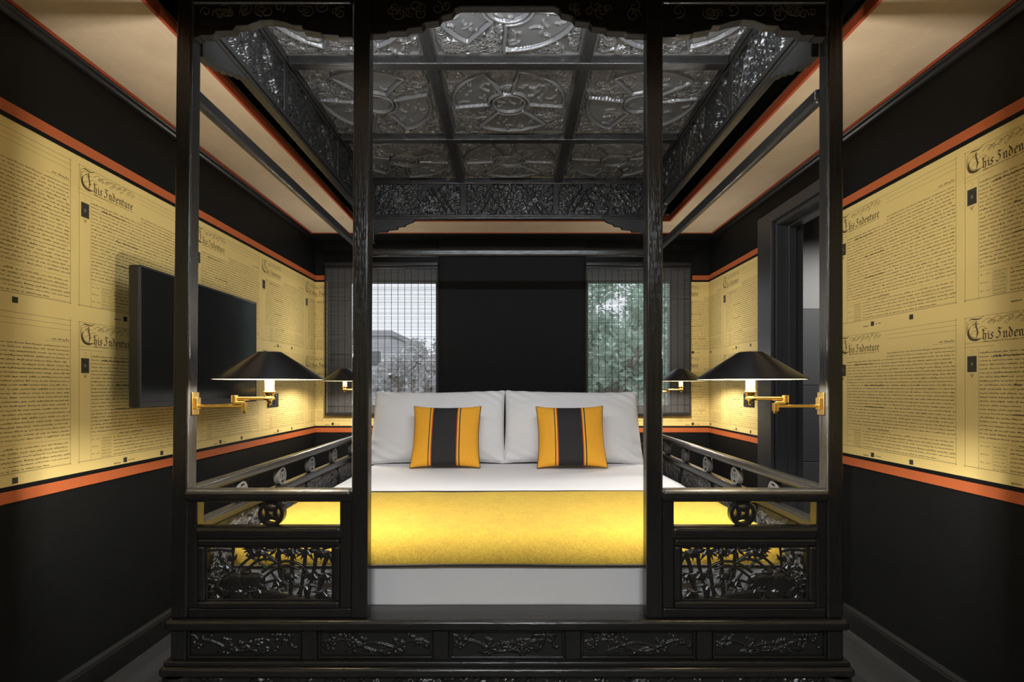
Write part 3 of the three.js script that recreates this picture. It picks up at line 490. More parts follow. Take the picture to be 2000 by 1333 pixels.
// ---------------------------------------------------------------- the canopy bed
const BX = -0.015, D0 = 1.60, DB = 3.56;
const bed = thing('canopy_bed', BX, 0, -2.58, 'black carved wooden canopy bed with coffered tester and low railings', 'bed');
const wx = (x) => BX + x;                       // x measured from the bed's middle
const bbx = (x0, x1, y0, y1, d0, d1, r, s) => bx(wx(x0), wx(x1), y0, y1, d0, d1, r, s);
const BASE_TOP = E - 0.685, PANEL_Y = E + 1.362;
{
  const wood = M.wood;
  // posts, square with a small bead; they splay a little towards the foot
  const post = (x0, x1, d0, d1, y0, y1, k) => { const g = bbx(x0, x1, y0, y1, d0, d1, 0.007, 2); const p = g.attributes.position; for (let i = 0; i < p.count; i++) p.setX(i, p.getX(i) + k * (p.getY(i) - BASE_TOP)); return obj('post', g, wood, bed); };
  post(-0.993, -0.945, D0, D0 + 0.048, BASE_TOP, E + 1.44, 0.0100); post(0.945, 0.993, D0, D0 + 0.048, BASE_TOP, E + 1.44, 0.0002);
  post(-0.461, -0.412, D0, D0 + 0.048, BASE_TOP, E + 1.44, 0.0045); post(0.412, 0.461, D0, D0 + 0.048, BASE_TOP, E + 1.44, 0);
  post(-0.975, -0.915, DB - 0.055, DB, BASE_TOP, E + 1.44, 0); post(0.915, 0.975, DB - 0.055, DB, BASE_TOP, E + 1.44, 0);
  // platform: upper moulding, recessed waist with carved panels, lower moulding, apron and feet
  const ring = (x, d0, d1, y0, y1, th, r) => [bbx(-x, x, y0, y1, d0, d0 + th, r, 3), bbx(-x, x, y0, y1, d1 - th, d1, r, 3), bbx(-x, -x + th, y0, y1, d0 + th, d1 - th, r, 3), bbx(x - th, x, y0, y1, d0 + th, d1 - th, r, 3)];
  obj('upper_moulding', ring(1.004, D0 - 0.016, DB + 0.012, BASE_TOP - 0.032, BASE_TOP, 0.13, 0.012), wood, bed);
  obj('waist', ring(0.992, D0 + 0.012, DB, E - 0.812, BASE_TOP - 0.032, 0.06, 0.002), wood, bed);
  obj('lower_moulding', [...ring(1.008, D0 - 0.012, DB + 0.01, E - 0.822, E - 0.806, 0.1, 0.006), ...ring(1.016, D0 - 0.024, DB + 0.014, E - 0.850, E - 0.820, 0.1, 0.012)], wood, bed);
  for (const x of [-0.97, -0.584, -0.195, 0.195, 0.584, 0.97]) obj('pilaster', bbx(x - 0.023, x + 0.023, E - 0.808, BASE_TOP - 0.032, D0, D0 + 0.02, 0.005, 2), wood, bed);
  const wF = [branchField(0.318, 0.062, 3, false), branchField(0.318, 0.062, 4, true)];
  [-0.777, -0.389, 0, 0.389, 0.777].forEach((x, i) => {
    const p = obj('waist_panel', [bbx(x - 0.168, x + 0.168, E - 0.806, E - 0.797, D0 + 0.002, D0 + 0.014, 0.003), bbx(x - 0.168, x - 0.162, E - 0.797, BASE_TOP - 0.034, D0 + 0.004, D0 + 0.014, 0.002), bbx(x + 0.162, x + 0.168, E - 0.797, BASE_TOP - 0.034, D0 + 0.004, D0 + 0.014, 0.002)], wood, bed);
    const g = wF[i % 2].mesh(0.005); g.translate(wx(x) - 0.159, E - 0.794, -D0 - 0.0115); obj('carving', g, M.carvedShaded, p);
  });
  const apron = new Field(1.9, 0.10, 420, 24); { const R = rng(12); clouds(apron, R, () => true, 260, 0.015, 0); apron.fill((x, y, v) => Math.max(v, 0.1)); }
  { const g = apron.mesh(0.012); g.translate(wx(-0.95), E - 0.952, -D0 + 0.004); obj('apron', [g, bbx(-0.95, 0.95, E - 0.952, E - 0.85, D0 + 0.004, D0 + 0.04, 0.002)], M.carvedShaded, bed); }
  for (const [x, d] of [[-0.97, D0 + 0.02], [0.97, D0 + 0.02], [-0.94, DB - 0.04], [0.94, DB - 0.04]]) {
    const prof = [[0.04, 0], [0.052, 0.02], [0.05, 0.05], [0.036, 0.09], [0.042, 0.14], [0.052, 0.19], [0.05, 0.222]].map((p) => new THREE.Vector2(...p)); const g = clean(new THREE.LatheGeometry(prof, 20)); g.translate(wx(x), 0, -d); obj('foot', g, wood, bed);
  }
  obj('platform', bbx(-0.93, 0.93, BASE_TOP - 0.045, BASE_TOP - 0.008, D0 + 0.1, DB - 0.1, 0.002), wood, bed, 'slatted deck under the mattress');
  for (const s of [-1, 1]) obj('side_board', bbx(s * 0.93, s * 0.965, E - 0.95, E - 0.85, D0 + 0.05, DB - 0.05, 0.004), wood, bed);
  // railings
  const railY = [E - 0.341, E - 0.303], midY = [E - 0.451, E - 0.413];
  const coinGeo = (() => {           // round coin with a square hole and four crescent piercings
    const s = new THREE.Shape(); for (let i = 0; i < 56; i++) { const t = i / 56 * 2 * Math.PI; i ? s.lineTo(0.037 * Math.cos(t), 0.037 * Math.sin(t)) : s.moveTo(0.037, 0); } s.closePath(); const sq = new THREE.Path(), a = 0.0088;
    sq.moveTo(-a, -a); sq.quadraticCurveTo(0, -a * 0.7, a, -a); sq.quadraticCurveTo(a * 0.7, 0, a, a); sq.quadraticCurveTo(0, a * 0.7, -a, a); sq.quadraticCurveTo(-a * 0.7, 0, -a, -a); s.holes.push(sq);
    for (let k = 0; k < 4; k++) { const p = new THREE.Path(), c = Math.cos(k * Math.PI / 2), n = Math.sin(k * Math.PI / 2), T = (x, y) => [x * c - y * n, x * n + y * c]; const pts = []; for (let i = 0; i <= 10; i++) { const t = -0.62 + 1.24 * i / 10; pts.push(T(0.0285 * Math.sin(t), 0.0285 * Math.cos(t))); } for (let i = 0; i <= 6; i++) { const t = 1 - 2 * i / 6; pts.push(T(0.0155 * t, 0.0165 + 0.004 * t * t)); } p.setFromPoints(pts.reverse().map((q) => new THREE.Vector2(...q))); s.holes.push(p); }
    const g = clean(new THREE.ExtrudeGeometry(s, { depth: 0.018, bevelEnabled: true, bevelThickness: 0.003, bevelSize: 0.0015, bevelSegments: 2, curveSegments: 40 })); g.translate(0, 0, -0.009); return g;
  })();
  const coinSide = coinGeo.clone().rotateY(Math.PI / 2);
  for (const s of [-1, 1]) {
    const f = (a, b, y0, y1, d0, d1, r, q) => bbx(Math.min(s * a, s * b), Math.max(s * a, s * b), y0, y1, d0, d1, r, q), o = s < 0 ? 0.006 : 0;
    obj('top_rail', f(0.455, 0.952, railY[0], railY[1], D0 - 0.008, D0 + 0.044, 0.014, 3), wood, bed);
    obj('middle_rail', f(0.486, 0.922, midY[0], midY[1], D0 - 0.004, D0 + 0.042, 0.013, 3), wood, bed);
    obj('bottom_rail', f(0.461, 0.945, BASE_TOP, E - 0.655, D0 + 0.004, D0 + 0.042, 0.006, 2), wood, bed);
    obj('stile', f(0.461, 0.494, E - 0.655, railY[0] + 0.01, D0 + 0.002, D0 + 0.042, 0.005, 2), wood, bed); obj('stile', f(0.915, 0.945, E - 0.655, railY[0] + 0.01, D0 + 0.002, D0 + 0.042, 0.005, 2), wood, bed);
    shared('coin_ornament', coinGeo, M.carvedShaded, bed, wx(s * 0.70), E - 0.377, -D0 - 0.02);
    const frame = obj('panel_frame', [f(0.494, 0.915, E - 0.471, E - 0.449, D0 - 0.002, D0 + 0.036, 0.008, 2), f(0.494, 0.915, E - 0.656, E - 0.634, D0 - 0.002, D0 + 0.036, 0.008, 2), f(0.494, 0.515, E - 0.634, E - 0.471, D0 - 0.002, D0 + 0.036, 0.008, 2), f(0.892, 0.915, E - 0.634, E - 0.471, D0 - 0.002, D0 + 0.036, 0.008, 2),
      f(0.512, 0.520, E - 0.636, E - 0.469, D0 + 0.006, D0 + 0.03, 0.003), f(0.887, 0.895, E - 0.636, E - 0.469, D0 + 0.006, D0 + 0.03, 0.003), f(0.515, 0.892, E - 0.478, E - 0.47, D0 + 0.006, D0 + 0.03, 0.003), f(0.515, 0.892, E - 0.636, E - 0.628, D0 + 0.006, D0 + 0.03, 0.003)], wood, bed);
    bamboo(frame, s);
  }
  // pierced bamboo grove inside the frame: u from the outer edge (0) to the inner edge (1), v from the top (0) down (1)
  function bamboo(frame, s) {
    const X = (u) => wx(s * (0.889 - 0.371 * u)), Y = (v) => E - 0.474 - 0.158 * v, Z = -D0 - 0.018, R = rng(404);
    const P = (pts, dz = 0) => pts.map(([u, v]) => [X(u), Y(v), Z + dz]);
    const stems = [[[0.562, -0.02], [0.57, 0.4], [0.585, 0.78]], [[0.672, -0.02], [0.668, 0.5], [0.656, 0.92]], [[0.783, -0.02], [0.765, 0.45], [0.73, 0.98]], [[0.872, -0.02], [0.85, 0.4], [0.79, 1.0]], [[0.955, 0.1], [0.91, 0.55], [0.872, 1.0]], [[0.385, -0.02], [0.37, 0.12]], [[0.36, 0.62], [0.37, 0.98]]];
    for (const st of stems) { const g = [tube(P(st), 0.0058, 8, 12)]; for (let k = 1; k < 5; k++) { const t = k / 5, a = st[0], b = st[st.length - 1]; const q = clean(new THREE.TorusGeometry(0.006, 0.0015, 5, 10)); q.rotateX(Math.PI / 2); const c = new THREE.CatmullRomCurve3(P(st).map((p) => new THREE.Vector3(...p))).getPoint(t); q.translate(c.x, c.y, c.z); g.push(q); } obj('bamboo_stem', g, M.carvedShaded, frame); }
    for (const a of [[[0.24, 0.42], [0.34, 0.22], [0.46, 0.17], [0.55, 0.3], [0.62, 0.5]], [[0.29, 0.5], [0.39, 0.29], [0.48, 0.25], [0.58, 0.34]], [[0.43, 0.5], [0.53, 0.34], [0.64, 0.29], [0.74, 0.36], [0.8, 0.52]], [[0.45, 0.58], [0.55, 0.42], [0.65, 0.37], [0.73, 0.44]], [[0.36, 0.97], [0.44, 0.72], [0.54, 0.64]], [[0.27, 0.72], [0.33, 0.73], [0.38, 0.95]], [[0.4, 0.9], [0.46, 0.82], [0.52, 0.84]]]) obj('arch', tube(P(a, 0.002), 0.0042, 8, 20), M.carvedShaded, frame);
    const twigs = [[[0.2, 0.04], [0.19, 0.3], [0.2, 0.62]], [[0.06, 0.2], [0.13, 0.3], [0.2, 0.45]], [[0.05, 0.55], [0.12, 0.5], [0.2, 0.55]], [[0.3, 0.18], [0.4, 0.3], [0.46, 0.44]], [[0.5, 0.5], [0.54, 0.62]], [[0.05, 0.42], [0.0, 0.5]], [[0.0, 0.85], [0.1, 0.78], [0.2, 0.8]], [[-0.01, 0.1], [0.1, 0.08], [0.2, 0.12]], [[0.86, 0.22], [0.93, 0.2], [1.01, 0.24]], [[0.8, 0.56], [0.9, 0.52], [1.01, 0.58]]];
    for (const t of twigs) obj('twig', tube(P(t, -0.001), 0.0038, 7, 10), M.carvedShaded, frame);
    // rocks at the bottom
    const rock = (u, v, ru, rv) => { const g = new THREE.IcosahedronGeometry(1, 2); const p = g.attributes.position; for (let i = 0; i < p.count; i++) { const k = 0.8 + 0.35 * fbm(p.getX(i) * 2 + u * 9, p.getY(i) * 2 + p.getZ(i), 7); p.setXYZ(i, p.getX(i) * k * ru * 0.371, p.getY(i) * k * rv * 0.158, p.getZ(i) * k * 0.009); } g.computeVertexNormals(); g.translate(X(u), Y(v), Z); return obj('rock', g, M.carvedShaded, frame); };
    rock(0.2, 0.72, 0.13, 0.22); rock(0.12, 0.88, 0.06, 0.12); rock(0.34, 0.66, 0.13, 0.16); rock(0.47, 0.93, 0.13, 0.13); rock(0.56, 0.95, 0.12, 0.1); rock(0.66, 0.99, 0.14, 0.05); rock(0.24, 0.93, 0.09, 0.13); rock(0.04, 0.66, 0.05, 0.07); rock(0.3, 0.5, 0.05, 0.06);
    const leafGeo = (l, w) => { const v = [[0, 0, 0], [l * 0.4, w, 0], [l, 0, 0], [l * 0.4, -w, 0], [l * 0.42, 0, 0.0035], [l * 0.42, 0, -0.0025]]; const f = [[0, 4, 1], [1, 4, 2], [2, 4, 3], [3, 4, 0], [0, 1, 5], [1, 2, 5], [2, 3, 5], [3, 0, 5]]; const g = new THREE.BufferGeometry(), p = []; for (const t of f) for (const i of [t[0], t[2], t[1]]) p.push(...v[i]); g.setAttribute('position', new THREE.Float32BufferAttribute(p, 3)); g.computeVertexNormals(); return clean(g); };
    const LG = [leafGeo(0.034, 0.0056), leafGeo(0.042, 0.0058), leafGeo(0.028, 0.0058)];
    const leaf = (u, v, a, k) => { const m = shared('leaf', LG[k], M.carvedShaded, frame, X(u), Y(v), Z + 0.004 + 0.004 * (R() - 0.5)); m.rotation.z = s < 0 ? a : Math.PI - a; };
    const crown = (u, v, n, a0, a1) => { for (let k = 0; k < n; k++) leaf(u + 0.01 * (R() - 0.5), v + 0.03 * (R() - 0.5), a0 + (a1 - a0) * (k + 0.3 * R()) / (n - 0.7), Math.floor(R() * 2)); };
    for (const [u, v, n] of [[0.36, 0.03, 9], [0.43, 0.06, 6], [0.56, 0.04, 6], [0.67, 0.04, 9], [0.79, 0.05, 7], [0.9, 0.04, 9], [0.965, 0.12, 6], [0.66, 0.5, 9], [0.84, 0.5, 8], [0.94, 0.52, 8], [0.92, 0.84, 9], [0.4, 0.84, 6], [0.78, 0.74, 5], [0.6, 0.62, 4]]) crown(u, v, n, Math.PI * 1.02, Math.PI * 1.98);
    for (let k = 0; k < 36; k++) leaf(0.02 + 0.2 * R(), 0.06 + 0.88 * R(), R() * 6.28, 2);
    for (let k = 0; k < 40; k++) leaf(0.06 + 0.55 * R(), 0.66 + 0.3 * R(), 0.3 + 2.5 * R(), 2);
  }
  // side railings
  const sideF = [scrollField(0.42, 0.17, 21, 120, 50, false), scrollField(0.42, 0.17, 22, 120, 50, false)];
  for (const s of [-1, 1]) {
    const f = (a, b, y0, y1, d0, d1, r, q) => bbx(Math.min(s * a, s * b), Math.max(s * a, s * b), y0, y1, d0, d1, r, q), dA = D0 + 0.048, dB = DB - 0.055;
    obj('side_top_rail', f(0.945, 0.99, railY[0] + 0.004, railY[1], dA, dB, 0.014, 3), wood, bed);
    obj('side_middle_rail', f(0.943, 0.988, midY[0], midY[1], dA, dB, 0.012, 3), wood, bed);
    obj('side_bottom_rail', f(0.948, 0.985, BASE_TOP, BASE_TOP + 0.03, dA, dB, 0.004, 2), wood, bed);
    for (let k = 0; k < 5; k++) { shared('coin_ornament', coinSide, M.carved, bed, wx(s * 0.966), E - 0.377, -(1.955 + 0.34 * k)); }
    const st = [dA, 2.09, 2.55, 3.01, dB - 0.03]; for (let k = 0; k < 5; k++) obj('side_stile', f(0.946, 0.986, BASE_TOP + 0.03, midY[0], st[k], st[k] + 0.03, 0.004, 2), wood, bed);
    for (let k = 0; k < 4; k++) { const a = st[k] + 0.03, b = st[k + 1]; const g = sideF[k % 2].mesh(0.009); g.scale((b - a) / 0.42, 0.205 / 0.17, 1); g.rotateY(s < 0 ? Math.PI / 2 : -Math.PI / 2); g.translate(wx(s * 0.960), BASE_TOP + 0.03, s < 0 ? -a : -b); obj('side_panel', g, M.carved, bed); }
    obj('side_tie_rail', f(0.937, 0.972, E + 0.866, E + 0.910, dA, dB, 0.013, 3), wood, bed);
  }
  // back railing and tie rail
  obj('back_top_rail', bbx(-0.915, 0.915, railY[0] - 0.07, railY[1] - 0.07, DB - 0.046, DB - 0.01, 0.01, 2), wood, bed);
  obj('back_panel', bbx(-0.915, 0.915, BASE_TOP, railY[0] - 0.07, DB - 0.036, DB - 0.018, 0.003), wood, bed);
  obj('back_tie_rail', bbx(-0.915, 0.915, E + 0.848, E + 0.894, DB - 0.05, DB - 0.008, 0.013, 3), wood, bed);
  // tester: friezes, beams, coffers
  const FZ0 = E + 1.09, FZ1 = PANEL_Y, XI = 0.915, XO = 0.953, dF = D0 + 0.048, dK = DB - 0.02, beamsD = [2.24, 2.923];
  const rows = [[dF, beamsD[0] - 0.024], [beamsD[0] + 0.024, beamsD[1] - 0.024], [beamsD[1] + 0.024, dK - 0.02]], beamX = 0.317;
  const sideP = [scrollField(0.58, 0.16, 51, 150, 44, true), scrollField(0.58, 0.16, 52, 150, 44, true), scrollField(0.58, 0.16, 53, 150, 44, true)];
  for (const s of [-1, 1]) {
    const f = (a, b, y0, y1, d0, d1, r, q) => bbx(Math.min(s * a, s * b), Math.max(s * a, s * b), y0, y1, d0, d1, r, q);
    obj('frieze_bottom_rail', [f(XI, XO, FZ0, FZ0 + 0.042, dF, dK, 0.004, 2), f(XI - 0.008, XI, FZ0 + 0.014, FZ0 + 0.03, dF, dK, 0.004, 2)], wood, bed);
    obj('frieze_top_rail', [f(XI - 0.004, XO, FZ1 - 0.04, FZ1, dF, dK, 0.004, 2), f(XI - 0.014, XI - 0.004, FZ1 - 0.03, FZ1 - 0.012, dF, dK, 0.004, 2)], wood, bed);
    for (const d of [dF + 0.012, ...beamsD, dK - 0.012]) obj('frieze_stile', f(XI, XO, FZ0 + 0.042, FZ1 - 0.04, d - 0.02, d + 0.02, 0.004, 2), wood, bed);
    [[dF + 0.032, beamsD[0] - 0.02], [beamsD[0] + 0.02, beamsD[1] - 0.02], [beamsD[1] + 0.02, dK - 0.032]].forEach(([a, b], k) => { const g = sideP[k].mesh(0.015); g.scale((b - a) / 0.58, (FZ1 - FZ0 - 0.082) / 0.16, 1); g.rotateY(s < 0 ? Math.PI / 2 : -Math.PI / 2); g.translate(wx(s * (XI + 0.016)), FZ0 + 0.042, s < 0 ? -a : -b); obj('frieze_panel', g, M.carvedShaded, bed); });
    // carved corner brackets under the side friezes
    for (const [da, dir] of [[dF, 1], [dK - 0.03, -1]]) {
      const br = [[0, 0], [0, -0.086], [0.05, -0.084], [0.058, -0.072], [0.1, -0.07], [0.108, -0.057], [0.15, -0.052], [0.158, -0.038], [0.196, -0.032], [0.203, -0.022], [0.245, -0.014], [0.26, 0]];
      const g = extrude(br, 0.022, null, 0.003), p = g.attributes.position; for (let i = 0; i < p.count; i++) { const A = p.getX(i), B = p.getY(i), T = p.getZ(i); p.setXYZ(i, wx(s * (XI + 0.019)) - 0.011 + T, FZ0 + B, -(da + dir * A)); }
      if (dir < 0) for (let i = 0; i < p.count; i += 3) for (let q = 0; q < 3; q++) { const t = p.array[(i + 1) * 3 + q]; p.array[(i + 1) * 3 + q] = p.array[(i + 2) * 3 + q]; p.array[(i + 2) * 3 + q] = t; }
      g.computeVertexNormals(); obj('side_bracket', g, M.carvedShaded, bed);
    }
  }
  obj('back_frieze_bottom_rail', [bbx(-XI, XI, FZ0, FZ0 + 0.03, dK - 0.02, dK + 0.015, 0.004, 2), bbx(-XI, XI, FZ0 + 0.012, FZ0 + 0.022, dK - 0.028, dK - 0.02, 0.003, 2)], wood, bed);
  obj('back_frieze_top_rail', [bbx(-XI, XI, FZ1 - 0.045, FZ1, dK - 0.02, dK + 0.015, 0.004, 2), bbx(-XI, XI, FZ1 - 0.04, FZ1 - 0.026, dK - 0.03, dK - 0.02, 0.003, 2)], wood, bed);
  for (const x of [-0.895, -0.3, 0.3, 0.895]) obj('back_frieze_stile', bbx(x - 0.02, x + 0.02, FZ0 + 0.03, FZ1 - 0.045, dK - 0.02, dK + 0.015, 0.004, 2), wood, bed);
  [[-0.875, -0.32, 1], [-0.28, 0.28, 0], [0.32, 0.875, 2]].forEach(([a, b, k]) => { const g = sideP[k].mesh(0.015); g.scale((b - a) / 0.58, (FZ1 - FZ0 - 0.075) / 0.16, 1); g.translate(wx(a), FZ0 + 0.03, -dK); obj('back_frieze_panel', g, M.carvedShaded, bed); });
  for (const s of [-1, 1]) { const br = [[0, 0], [0.285, 0], [0.27, -0.014], [0.225, -0.030], [0.216, -0.042], [0.175, -0.046], [0.166, -0.062], [0.11, -0.068], [0.102, -0.078], [0.05, -0.080], [0.04, -0.086], [0, -0.088]]; const pts = br.map(([a, b]) => [-s * a, b]); const g = extrude(s > 0 ? pts : pts.reverse(), 0.022, null, 0.003); g.translate(wx(s * 0.9), FZ0, -dK - 0.011); obj('back_bracket', g, M.carvedShaded, bed); }
  for (const s of [-1, 1]) { const prof = [[0.001, 0], [0.010, 0.002], [0.012, 0.008], [0.007, 0.014], [0.006, 0.09], [0.009, 0.1]].map((p) => new THREE.Vector2(...p)); const g = clean(new THREE.LatheGeometry(prof, 16)); g.translate(wx(s * 0.882), E + 0.925, -(dK - 0.028)); obj('drop_finial', g, wood, bed); }
  // front frieze: three scalloped boards with scrolls
  const scrolls = (x0, x1, yb, seed) => { const R = rng(seed), gs = []; for (let k = 0; k < Math.round((x1 - x0) * 52); k++) { const x = x0 + 0.02 + (x1 - x0 - 0.04) * R(), y = E + 1.105 + 0.03 * R() + 0.0, r = 0.012 + 0.012 * R(), sp = spiral(x, y, r, 1.1 + 0.5 * R(), R() * 6.28, R() < 0.5 ? 1 : -1); if (yb(x) > y - r - 0.006) continue; gs.push(tube(sp.filter((_, i) => i % 2 === 0).map(([a, b]) => [wx(a), b, -D0 - 0.0135]), 0.0026, 5, sp.length)); } return gs; };
  const sideProfile = [[0.945, 1.040], [0.915, 1.040], [0.913, 1.046], [0.875, 1.046], [0.865, 1.058], [0.815, 1.060], [0.806, 1.074], [0.77, 1.076], [0.735, 1.090], [0.70, 1.092], [0.665, 1.086], [0.635, 1.076], [0.61, 1.075], [0.604, 1.062], [0.555, 1.054], [0.548, 1.049], [0.5, 1.046], [0.498, 1.040], [0.461, 1.040]];
  const boardMat = M.wood;
  for (const s of [-1, 1]) {
    const pts = [...sideProfile.map(([x, y]) => [wx(s * x), E + y]), [wx(s * 0.461), E + 1.30], [wx(s * 0.945), E + 1.30]]; const g = extrude(s < 0 ? pts : pts.reverse(), 0.026, null, 0.002); g.translate(0, 0, -D0 - 0.04); boxUV(g, 0);
    const b = obj('front_frieze', g, boardMat, bed); const prof = (x) => { const q = Math.abs(x); for (let i = 0; i + 1 < sideProfile.length; i++) if (q <= sideProfile[i][0] && q >= sideProfile[i + 1][0]) return E + Math.max(sideProfile[i][1], sideProfile[i + 1][1]); return E + 1.04; };
    const gs = scrolls(Math.min(s * 0.47, s * 0.935), Math.max(s * 0.47, s * 0.935), prof, 61 + s); if (gs.length) obj('carving', gs, M.carved, b);
    obj('front_beam', bbx(Math.min(s * 0.461, s * 0.945), Math.max(s * 0.461, s * 0.945), E + 1.136, E + 1.17, D0 + 0.004, D0 + 0.02, 0.004, 2), wood, bed);
  }
  const half = [[0.412, 1.050], [0.36, 1.052], [0.352, 1.058], [0.30, 1.060], [0.292, 1.068], [0.255, 1.072], [0.246, 1.084], [0.205, 1.090], [0.196, 1.104], [0.165, 1.112], [0.156, 1.126], [0.14, 1.133]];
  { const pts = [...half.map(([x, y]) => [wx(-x), E + y]), ...half.slice().reverse().map(([x, y]) => [wx(x), E + y]), [wx(0.412), E + 1.30], [wx(-0.412), E + 1.30]]; const g = extrude(pts, 0.026, null, 0.002); g.translate(0, 0, -D0 - 0.04); boxUV(g, 0); const b = obj('front_frieze', g, boardMat, bed);
    const prof = (x) => { const q = Math.abs(x); for (let i = 0; i + 1 < half.length; i++) if (q <= half[i][0] && q >= half[i + 1][0]) return E + Math.max(half[i][1], half[i + 1][1]); return E + (q < 0.14 ? 1.2 : 1.05); };
    obj('carving', scrolls(-0.405, 0.405, prof, 65), M.carved, b); }
  obj('front_top_rail', bbx(-0.945, 0.945, E + 1.30, E + 1.40, D0 + 0.006, D0 + 0.044, 0.006, 2), wood, bed);
  // housing and lens of the added fill bar, hidden by the front frieze
  { const bar = obj('fill_bar_housing', bbx(-0.82, 0.82, E + 1.170, E + 1.210, D0 + 0.048, D0 + 0.0615, 0.003, 2), wood, bed); obj('fill_bar_lens', bbx(-0.8, 0.8, E + 1.176, E + 1.204, D0 + 0.062, D0 + 0.066, 0), std({ color: 0xffffff, emissive: TESTER_FILL.clone(), emissiveIntensity: 2 }), bar, 'glowing lens of the added fill bar'); }
  // beams and coffers
  const by0 = PANEL_Y - 0.042;
  for (const d of beamsD) obj('cross_beam', bbx(-XI + 0.014, XI - 0.014, by0, PANEL_Y + 0.012, d - 0.024, d + 0.024, 0.004, 2), wood, bed);
  for (const [a, b] of rows) for (const s of [-1, 1]) obj('long_beam', bbx(s * beamX - 0.022, s * beamX + 0.022, by0 + 0.002, PANEL_Y + 0.012, a, b, 0.004, 2), wood, bed);
  const cols = [[-XI, -beamX - 0.022], [-beamX + 0.022, beamX - 0.022], [beamX + 0.022, XI]];
  const CF = [[0.59, 0.62, 71, 0.2, false], [0.59, 0.62, 72, 2.3, true], [0.59, 0.62, 73, 4.1, false], [0.59, 0.62, 74, 1.2, true]].map((a) => cofferField(...a));
  rows.forEach(([a, b], r) => cols.forEach(([x0, x1], c) => {
    const g = CF[[0, 2, 1, 1, 3, 0, 2, 3, 1][r * 3 + c]].mesh(0.017); g.scale((x1 - x0) / 0.59, (b - a) / 0.62, 1); g.rotateX(Math.PI / 2); g.translate(wx(x0), PANEL_Y, -b); obj('coffer_panel', g, M.carved, bed);
  }));
  obj('tester_top', bbx(-XO, XO, PANEL_Y + 0.012, PANEL_Y + 0.035, dF, dK + 0.015, 0.003), wood, bed);
  obj('cornice_frame', ring(0.985, D0 - 0.01, DB + 0.004, E + 1.40, E + 1.45, 0.05, 0.01), wood, bed);
}

// ---------------------------------------------------------------- bedding
function softBox(w, h, d, r, nx, ny, nz, opt = {}) {
  const g0 = new THREE.BoxGeometry(w, h, d, nx, ny, nz), p = g0.attributes.position;
  for (let i = 0; i < p.count; i++) {
    const v = [p.getX(i), p.getY(i), p.getZ(i)], lo = [-w / 2 + r, -h / 2 + (opt.flatBottom ? 0 : r), -d / 2 + (opt.flatBack ? 0 : r)], hi = [w / 2 - r, h / 2 - r, d / 2 - r];
    const c = v.map((q, k) => Math.min(hi[k], Math.max(lo[k], q))), e = v.map((q, k) => q - c[k]), l = Math.hypot(...e); const n = l > 1e-6 ? e.map((q) => q / l) : [0, 0, 0];
    let out = l > 1e-6 ? c.map((q, k) => q + n[k] * r) : v; if (l > 1e-6 && Math.max(...e.map(Math.abs)) < r - 1e-6) { /* point already inside the rounding */ }
    if (opt.noise && l > 1e-6) { const a = opt.noise(...out); out = out.map((q, k) => q + n[k] * a); }
    p.setXYZ(i, ...out);
  }
  let g = g0; g.deleteAttribute('normal'); const uv = g.attributes.uv; for (let i = 0; i < p.count; i++) uv.setXY(i, p.getX(i), p.getZ(i) - p.getY(i));
  g.deleteAttribute('uv'); g = mergeVertices(g, 1e-5); g.computeVertexNormals(); g = g.toNonIndexed(); const q = g.attributes.position, u = new Float32Array(q.count * 2); for (let i = 0; i < q.count; i++) { u[2 * i] = q.getX(i); u[2 * i + 1] = q.getZ(i) - q.getY(i); } g.setAttribute('uv', new THREE.BufferAttribute(u, 2)); return g;
}
const MT = E - 0.47, MD = [1.705, 3.49], MX = 0.888;
const foldNoise = (x, y, z) => 0.010 * (fbm(x * 2.2 + 3, z * 2.6 + y * 2, 4, 3) - 0.5) + 0.006 * (fbm(x * 5 + 3 * y, z * 6 - y * 5, 14, 3) - 0.5);
